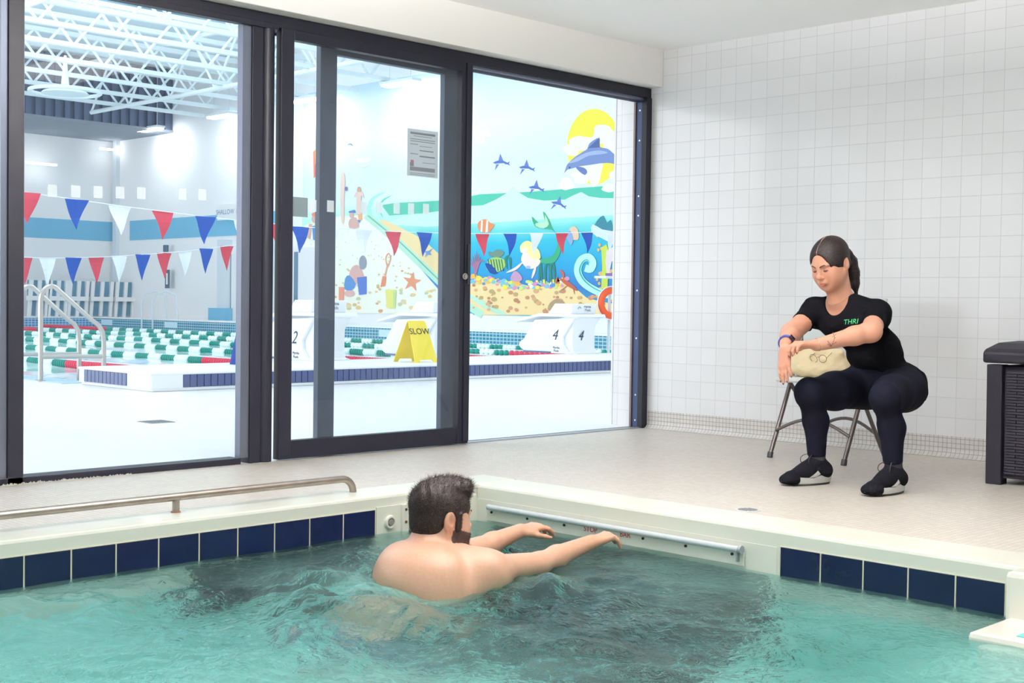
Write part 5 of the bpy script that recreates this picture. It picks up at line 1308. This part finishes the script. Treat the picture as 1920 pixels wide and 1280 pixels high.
for a, b in ((-.036, .006), (-.034, -.008), (.004, -.008), (-.005, .024), (-.010, .034), (-.004, .012), (-.022, -.012), (.0, .014), (-.011, .02), (.002, .027)):
    tb.add([lp_(a+.0032*math.cos(t)*(1 if i % 2 else .7), b+.0022*math.sin(t)) for i, t in enumerate(np.linspace(0, 2*PI, 8)[:-1])], [tuple(range(7))])
tt = build(tb, 'tattoo', mat('tattoo_ink', (88, 70, 70), .7), W, fix=False)
project_on(tt, wb_, tuple(-toC), .0008)
# shoes
M_sh = mat('shoe_black_knit', (10, 11, 17), .85, spec=.1, bump=(250, .6)); M_so = mat('sole_grey_white', (196, 198, 194), .6); M_so2 = mat('sole_black', (30, 30, 34), .7)
def shoe(an, ang, lab):
    c_, s_ = math.cos(ang), math.sin(ang)
    d = V(-s_, -c_, 0); sd = V(c_, -s_, 0)        # forward, to the side
    T = lambda a, b, z: V(an[0], an[1], 0)+d*a+sd*b+V(0, 0, z)
    lo = V(an[0]-.22, an[1]-.26, 0); F = Field(np.arange(lo[0], lo[0]+.44, .0036), np.arange(lo[1], lo[1]+.42, .0036), np.arange(-.006, .16, .0036))
    F.cap(T(-.045, 0, .062), T(.05, 0, .060), .037, .040, k=.03); F.cap(T(.05, .0, .056), T(.145, -.003, .040), .040, .028, k=.03)
    F.cap(T(-.030, 0, .07), T(-.005, 0, .112), .036, .036, k=.03); F.cap(T(.01, 0, .10), T(.09, 0, .06), .030, .026, k=.03)
    F.ell(T(.155, -.004, .032), (.036, .036, .022), k=.02)
    F.plane((0, 0, .026), (0, 0, -1)); F.ell(T(-.008, 0, .155), (.032, .040, .03), k=.004, sub=True)
    sho = thing('shoe', (an[0], an[1], 0), None, None) if False else None
    up_ = skin_obj(F, 'shoe', M_sh, W, rel=1)
    b = MB(); n_ = 30; pr = []
    for i in range(n_):
        t = 2*PI*i/n_; a = .055+.135*math.cos(t); wdt = .040*(1+.12*math.cos(t))*(1-.15*math.cos(2*t)*.4); pr.append((min(a, .168) if a > .1 else a, wdt*math.sin(t)-.003*math.cos(t)))
    lv = []
    for z, g in ((.008, .96), (.02, 1.03), (.034, 1.0)):
        for a, q in pr:
            zz = z*(1+(.9 if z > .01 else 0)*max(0, -(a-.05)/.12)) + (.010*max(0, (a-.12)/.07) if z > .01 else .006*max(0, (a-.12)/.07))
            lv.append(T(.055+(a-.055)*g, q*g, zz))
    b.add(lv, [(r*n_+i, r*n_+(i+1) % n_, (r+1)*n_+(i+1) % n_, (r+1)*n_+i) for r in range(2) for i in range(n_)]+[tuple(range(n_))[::-1], tuple(range(2*n_, 3*n_))])
    build(b, 'midsole', M_so, up_ if False else W, smooth='auto')
    b = MB(); lv = []
    for z, g in ((0, .93), (.010, .97)):
        for a, q in pr: lv.append(T(.055+(a-.055)*g, q*g, z+.006*max(0, (a-.12)/.07)))
    b.add(lv, [(i, (i+1) % n_, n_+(i+1) % n_, n_+i) for i in range(n_)]+[tuple(range(n_))[::-1], tuple(range(n_, 2*n_))])
    build(b, 'outsole', M_so2, W, smooth='auto')
    # toe guard in black over the front of the midsole
    F = Field(np.arange(lo[0], lo[0]+.44, .0036), np.arange(lo[1], lo[1]+.42, .0036), np.arange(-.006, .08, .0036))
    F.ell(T(.150, -.004, .026), (.049, .050, .028), k=.01); F.cap(T(.15, -.004, .028), T(.12, -.003, .034), .030, .034, k=.02); F.plane((0, 0, .008), (0, 0, -1)); F.plane(T(.118, 0, 0), -d)
    skin_obj(F, 'toe_cap', M_sh, W, rel=1)
    lc = MB()
    for i, a in enumerate((.030, .047, .064, .081)):
        z = .128-(a-.02)*.55; lc.tube([T(a, -.026, z-.018), T(a+.004, -.012, z-.002), T(a+.002, 0, z+.003), T(a+.004, .012, z-.002), T(a, .026, z-.018)], .0022, 6)
    build(lc, 'laces', mat('lace_teal_black', (40, 66, 72), .7), W, smooth='auto')
    lc = MB()
    for q in (-1, 1): lc.tube(catmull_open([T(.022, q*.004, .128), T(.042, q*.018, .140), T(.066, q*.030, .128), T(.070, q*.030, .105), T(.050, q*.020, .098)], 5), .002, 6)
    build(lc, 'lace_bow', mat('lace_brown', (52, 34, 36), .7), W, smooth='auto')
    for q in (1, -1):
        bb = MB(); pts = [(.01, .052), (.035, .040), (.075, .038), (.030, .070)] if q == 1 else [(.0, .045), (.06, .040), (.05, .055)]
        bb.add([T(a, q*.06, z) for a, z in pts], [tuple(range(len(pts)))])
        o = build(bb, 'side_mark', mat('mark_white', (214, 214, 210), .6), W, fix=False); project_on(o, up_, tuple(-q*sd), .0025, True)
    # ankle sock cuff / leggings end
    build(MB().lathe([(.037, .10), (.040, .115), (.039, .135), (.041, .15)], (an[0], an[1], 0), 20), 'sock', mat('sock_black', (24, 24, 28), .9), W, smooth='auto')
shoe(wj['anR'], .35, 'r'); shoe(wj['anL'], .10, 'l')

# bag and glasses on the chair
F = Field(np.arange(1.52, 1.99, .0045), np.arange(-.90, -.50, .0045), np.arange(.43, .66, .0045))
bc = V(1.76, -.70, .447)
F.ell(bc+V(0, 0, .045), (.175, .125, .060), k=.02); F.ell(bc+V(-.06, -.02, .085), (.09, .085, .045), k=.03); F.ell(bc+V(.07, .02, .09), (.10, .08, .05), k=.03)
F.cap(bc+V(-.15, -.03, .13), bc+V(.13, -.02, .135), .022, .024, k=.02); F.cap(bc+V(-.155, -.03, .12), bc+V(-.145, -.06, .01), .016, .018, k=.01)
F.warp(.007, 38, 1); F.warp(.004, 80, 3); F.plane((0, 0, .4475), (0, 0, -1))
bag = skin_obj(F, 'tote_bag', mat('cream_canvas', (232, 212, 172), .8, bump=(50, .6)), rel=2)
tag(bag, 'crumpled cream canvas bag lying on the folding chair seat', 'bag')
g0 = hit(1534, 672, 1, -.80)
g = thing('eyeglasses', tuple(g0), 'thin wire-rimmed glasses resting on top of the cream bag', 'glasses')
M_wire = mat('wire_brown', (96, 84, 84), .3, .7)
gl_ = MB(); G_ = lambda x, y, z: tuple(g0+V(x, y, z))
for q in (-1, 1): gl_.tube(arc(G_(q*.028, 0, 0), .022, 0, 2*PI, 24, (1, 0, .15*q), (0, -.35, .93))[:-1], .0013, 6, closed=True)
build(gl_, 'rims', M_wire, g, smooth='auto')
build(MB().tube([G_(-.007, 0, .004), G_(0, -.002, .010), G_(.007, 0, .005)], .0013, 6), 'bridge', M_wire, g, smooth='auto')
for q in (-1, 1): build(MB().tube([G_(q*.050, 0, .004), G_(q*.048, .06, .035), G_(q*.040, .11, .028)], .0013, 6), 'temple_arm', M_wire, g, smooth='auto')

# ================================================================== MAN IN THE POOL
Mn = thing('person', (2.1, -3.9, -1.27), 'bearded man with short dark hair, chest deep in the pool with both arms stretched forward', 'person')
mj = dict(pel=V(2.14, -4.16, -.62), wst=V(2.13, -4.02, -.42), che=V(2.11, -3.86, -.22), nb=V(2.095, -3.775, -.055),
          shR=V(2.285, -3.685, -.120), shL=V(1.94, -3.685, -.125), elR=V(2.245, -3.39, -.140), wrR=V(2.205, -3.055, -.105),
          elL=V(1.90, -3.37, -.135), wrL=V(1.885, -3.125, -.095),
          hiR=V(2.24, -4.16, -.66), hiL=V(2.04, -4.16, -.66), knR=V(2.30, -3.95, -.97), knL=V(1.98, -3.98, -.97), anR=V(2.30, -4.27, -1.20), anL=V(1.98, -4.27, -1.20))
HM = Head(V(2.098, -3.745, .050), frame_of((.22, .97, -.07), roll=0), 1.10)
Fx = axis(1.75, 2.48, .0075, [(2.0, 2.22, .0034)]); Fy = axis(-4.40, -2.82, .0075, [(-3.88, -3.60, .0034), (-3.12, -2.83, .0034)]); Fz = axis(-1.28, .23, .0075, [(-.16, .21, .0034)])
F = Field(Fx, Fy, Fz); j = mj
F.ell(j['pel'], (.165, .125, .13), k=.05); F.ell(j['wst'], (.150, .110, .16), frame_of((0, 1, .45)), k=.06)
F.ell(j['che'], (.175, .115, .17), frame_of((0, 1, .45)), k=.06)
F.ell(j['che']+V(0, -.01, .075), (.172, .085, .075), k=.09)
F.ell(j['che']+V(-.07, .02, .12), (.10, .07, .06), k=.08); F.ell(j['che']+V(.07, .02, .12), (.10, .07, .06), k=.08)
F.cap(j['shR']+V(-.04, -.03, .0), j['shL']+V(.04, -.03, .0), .068, .068, k=.05)
for s_ in 'RL':
    F.cap(j['nb']+V(0, -.01, -.01), j['sh'+s_]+V(0, -.02, .022), .052, .040, k=.05)
    F.ell(j['sh'+s_], (.062, .070, .060), k=.05); F.cap(j['sh'+s_], j['el'+s_], .056, .0425, k=.03); F.cap(j['sh'+s_]+V(0, 0, -.03), j['che']+V((.10 if s_ == 'R' else -.10), 0, .0), .06, .09, k=.06)
    e, w_ = j['el'+s_], j['wr'+s_]; m_ = e*.68+w_*.32; F.cap(e, m_, .0415, .041, k=.02); F.cap(m_, w_, .041, .0285, k=.02)
    h, kn, an = j['hi'+s_], j['kn'+s_], j['an'+s_]
    F.cap(h, kn, .095, .062, k=.04); F.cap(kn, kn*.6+an*.4, .058, .060, k=.03); F.cap(kn*.6+an*.4, an, .058, .038, k=.03); F.cap(an, an+V(0, .15, -.045), .036, .028, k=.02)
F.cap(j['che']+V(0, -.115, .04), j['nb']+V(0, -.085, -.02), .006, .004, k=.03, sub=True)      # spine furrow
F.cap(j['nb']+V(0, .0, -.01), HM.w((0, -.040, -.06)), .066, .062, k=.04); F.cap(j['nb']+V(0, .03, 0), HM.w((0, .0, -.07)), .05, .05, k=.03)
HM.build(F, male=True)
tRm = hand(F, j['wrR'], (.18, .95, .20), (0, -.15, 1), (-1, .1, 0), [cl(.55, .35, .2), cl(.6, .45, .3), cl(.65, .5, .3), cl(.7, .5, .3)], 1.06, thumb=((.7, .7, -.3), (.5, .8, -.3)))
tLm = hand(F, j['wrL'], (.12, .97, .12), (0, -.1, 1), (1, -.1, -.1), [cl(.35, .4, .3), cl(.4, .45, .3), cl(.45, .5, .3), cl(.5, .5, .3)], 1.06, thumb=((.6, .8, -.3), (.4, .9, -.3)))
def m_paint(P):
    n_ = len(P); c = np.tile(sRGB(214, 166, 140), (n_, 1)); l = HM.l(P)
    def mixin(m_, col): c[:] = c*(1-m_[:, None])+np.array(col)*m_[:, None]
    g = lambda p, r, e=2: np.exp(-((((l-np.array(p))/np.array(r))**2).sum(1))**(e/2))
    mixin(.5*g((0, -.07, -.09), (.08, .05, .03)), sRGB(206, 148, 116))
    for q in (-1, 1): mixin(.5*g((q*.078, -.01, -.005), (.012, .025, .034)), sRGB(224, 142, 118)); mixin(.5*g((q*.082, -.006, .0), (.006, .010, .014)), sRGB(130, 70, 56))
    mixin(.30*np.clip((P[:, 1]+3.4)/.3, 0, 1), sRGB(214, 150, 118))
    mixin(.6*g((0, .10, -.064), (.022, .012, .008), 4), sRGB(190, 110, 100))
    r1 = np.sin(P[:, 0]*310+np.sin(P[:, 2]*90))*np.sin(P[:, 1]*240+1); mixin(.07*np.clip(r1, 0, 1), sRGB(180, 110, 80))
    return c
M_skinw = skin_mat('wet_skin', 1.)
mb_ = skin_obj(F, 'body', M_skinw, Mn, rel=1, paint=m_paint)
M_mh = hair_mat('short_dark_hair', (18, 12, 13), (52, 38, 34), (70, 70, 70))
F = Field(np.arange(1.99, 2.21, .0028), np.arange(-3.90, -3.58, .0028), np.arange(-.10, .25, .0028))
HM.E(F, (0, -.020, .046), (.080, .100, .084), .02); HM.E(F, (0, .008, .030), (.0735, .086, .076), .02); HM.E(F, (0, -.050, -.018), (.065, .060, .055), .03)
HM.E(F, (0, .030, .105), (.060, .070, .030), .02); HM.E(F, (0, .058, .092), (.054, .034, .024), .02)
HM.E(F, (0, .135, -.0), (.085, .070, .088), .008, sub=True)
for q in (-1, 1): HM.E(F, (q*.086, .030, -.055), (.032, .055, .060), .006, sub=True); HM.E(F, (q*.080, -.014, -.008), (.020, .023, .034), .004, sub=True); HM.Cp(F, (q*.074, .022, .02), (q*.073, .018, -.03), .009, .009, .006)
F.plane(HM.w((0, -.06, -.068)), HM.R@V(0, .38, -1), k=.006)
X, Y, Z = F._grid(tuple(slice(0, len(a)) for a in F.ax))
top = np.clip((Z-HM.c[2]-.05)/.05, .15, 1)

F.F += (.0035*top*np.sin(X*120+3)*np.sin(Y*140+1)).astype(np.float32)
mh = skin_obj(F, 'hair', M_mh, Mn, rel=1)
def strands(o, n_, ln, dirf, wd, m, name, parent):
    me = o.data; rs = np.random.default_rng(3); co = np.array([v.co for v in me.vertices]); nv = np.array([v.normal for v in me.vertices]); b = MB()
    for i in rs.integers(0, len(co), n_):
        d = nv[i]*.9+rs.normal(0, .35, 3)+dirf(co[i]+ORG[parent.name]); d /= np.linalg.norm(d); s_ = np.cross(d, rs.normal(0, 1, 3)); s_ /= np.linalg.norm(s_)
        L_ = ln(co[i]+ORG[parent.name])*rs.uniform(.6, 1.2); p = co[i]+ORG[parent.name]-d*.001; bend = rs.normal(0, .25, 3)*L_
        b.add([p-s_*wd, p+s_*wd, p+d*L_*.6+bend*.3+s_*wd*.7, p+d*L_*.6+bend*.3-s_*wd*.7, p+d*L_+bend], [(0, 1, 2, 3), (3, 2, 4)])
    r = build(b, name, m, parent, fix=False); tag(r, kind='stuff'); return r
strands(mh, 9000, lambda p: .004+.013*max(0, min(1, (p[2]-HM.c[2]-.03)/.06)), lambda p: V(.15, .35, -.55 if p[2] < HM.c[2]+.06 else .1), .00035, M_mh, 'hair_strands', Mn)
M_bd = hair_mat('beard_brown', (44, 30, 27), (96, 66, 52), (90, 90, 90))
def beard_mask(l):
    x, y, z = l[:, 0], l[:, 1], l[:, 2]
    lim = -.030-.25*np.clip(y-.03, 0, .1)
    jaw = (y < .12) & (z < lim) & (z > -.120) & (y > -.004-.30*(z+.03)*0) & (y > .35*(-z-.075)) & (np.abs(x) < .085)
    mouth = (((x/.022)**2+((z+.063)/.0095)**2) < 1) & (y > .07)
    side = (np.abs(x) > .05) & (y > .008) & (y < .034) & (z > -.04) & (z < .035)
    mus = (y > .07) & (y < .12) & (np.abs(z+.050) < .006) & (np.abs(x) < .026)
    return ((jaw & ~mouth) | side | mus).astype(float)
co = np.array([v.co for v in mb_.data.vertices])+ORG[Mn.name]; nv = np.array([v.normal for v in mb_.data.vertices])
bm_ = beard_mask(HM.l(co)) > .5; sel = np.nonzero(bm_)[0]; rs = np.random.default_rng(5); b = MB()
for i in np.repeat(sel, 3):
    p = co[i]+rs.normal(0, .0015, 3); d = nv[i]*.8+rs.normal(0, .3, 3)+V(.1, .25, -.8); d /= np.linalg.norm(d); s_ = np.cross(d, rs.normal(0, 1, 3)); s_ /= np.linalg.norm(s_); L_ = rs.uniform(.004, .009)
    b.add([p-s_*.0004-d*.001, p+s_*.0004-d*.001, p+d*L_], [(0, 1, 2)])
tag(build(b, 'beard', M_bd, Mn, fix=False), kind='stuff')
at = mb_.data.color_attributes['tone']; buf = np.zeros(len(co)*4, np.float32); at.data.foreach_get('color', buf); buf = buf.reshape(-1, 4)
buf[bm_, :3] = np.array(lin((74, 50, 44))); at.data.foreach_set('color', buf.ravel())
eb = MB()
for q in (-1, 1): eb.tube([HM.w((q*x, y, z)) for x, y, z in ((.011, .092, .020), (.022, .092, .026), (.036, .086, .028), (.050, .073, .020))], [.003, .004, .0035, .0015], 8)
build(eb, 'eyebrows', mat('brow_dark', (40, 28, 26), .8), Mn, smooth='auto')
# swimming shorts
F = Field(np.arange(1.85, 2.45, .008), np.arange(-4.45, -3.80, .008), np.arange(-1.05, -.45, .008))
F.ell(j['pel'], (.185, .145, .135), k=.05)
for s_ in 'RL':
    h, kn = j['hi'+s_], j['kn'+s_]; F.cap(h, h*.25+kn*.75, .12, .105, k=.04); d = (kn-h)/np.linalg.norm(kn-h)
F.plane((0, 0, -.53), (0, 0, 1)); F.warp(.006, 40, 2)
skin_obj(F, 'swim_shorts', mat('navy_shorts', (20, 40, 92), .7), Mn, rel=2)
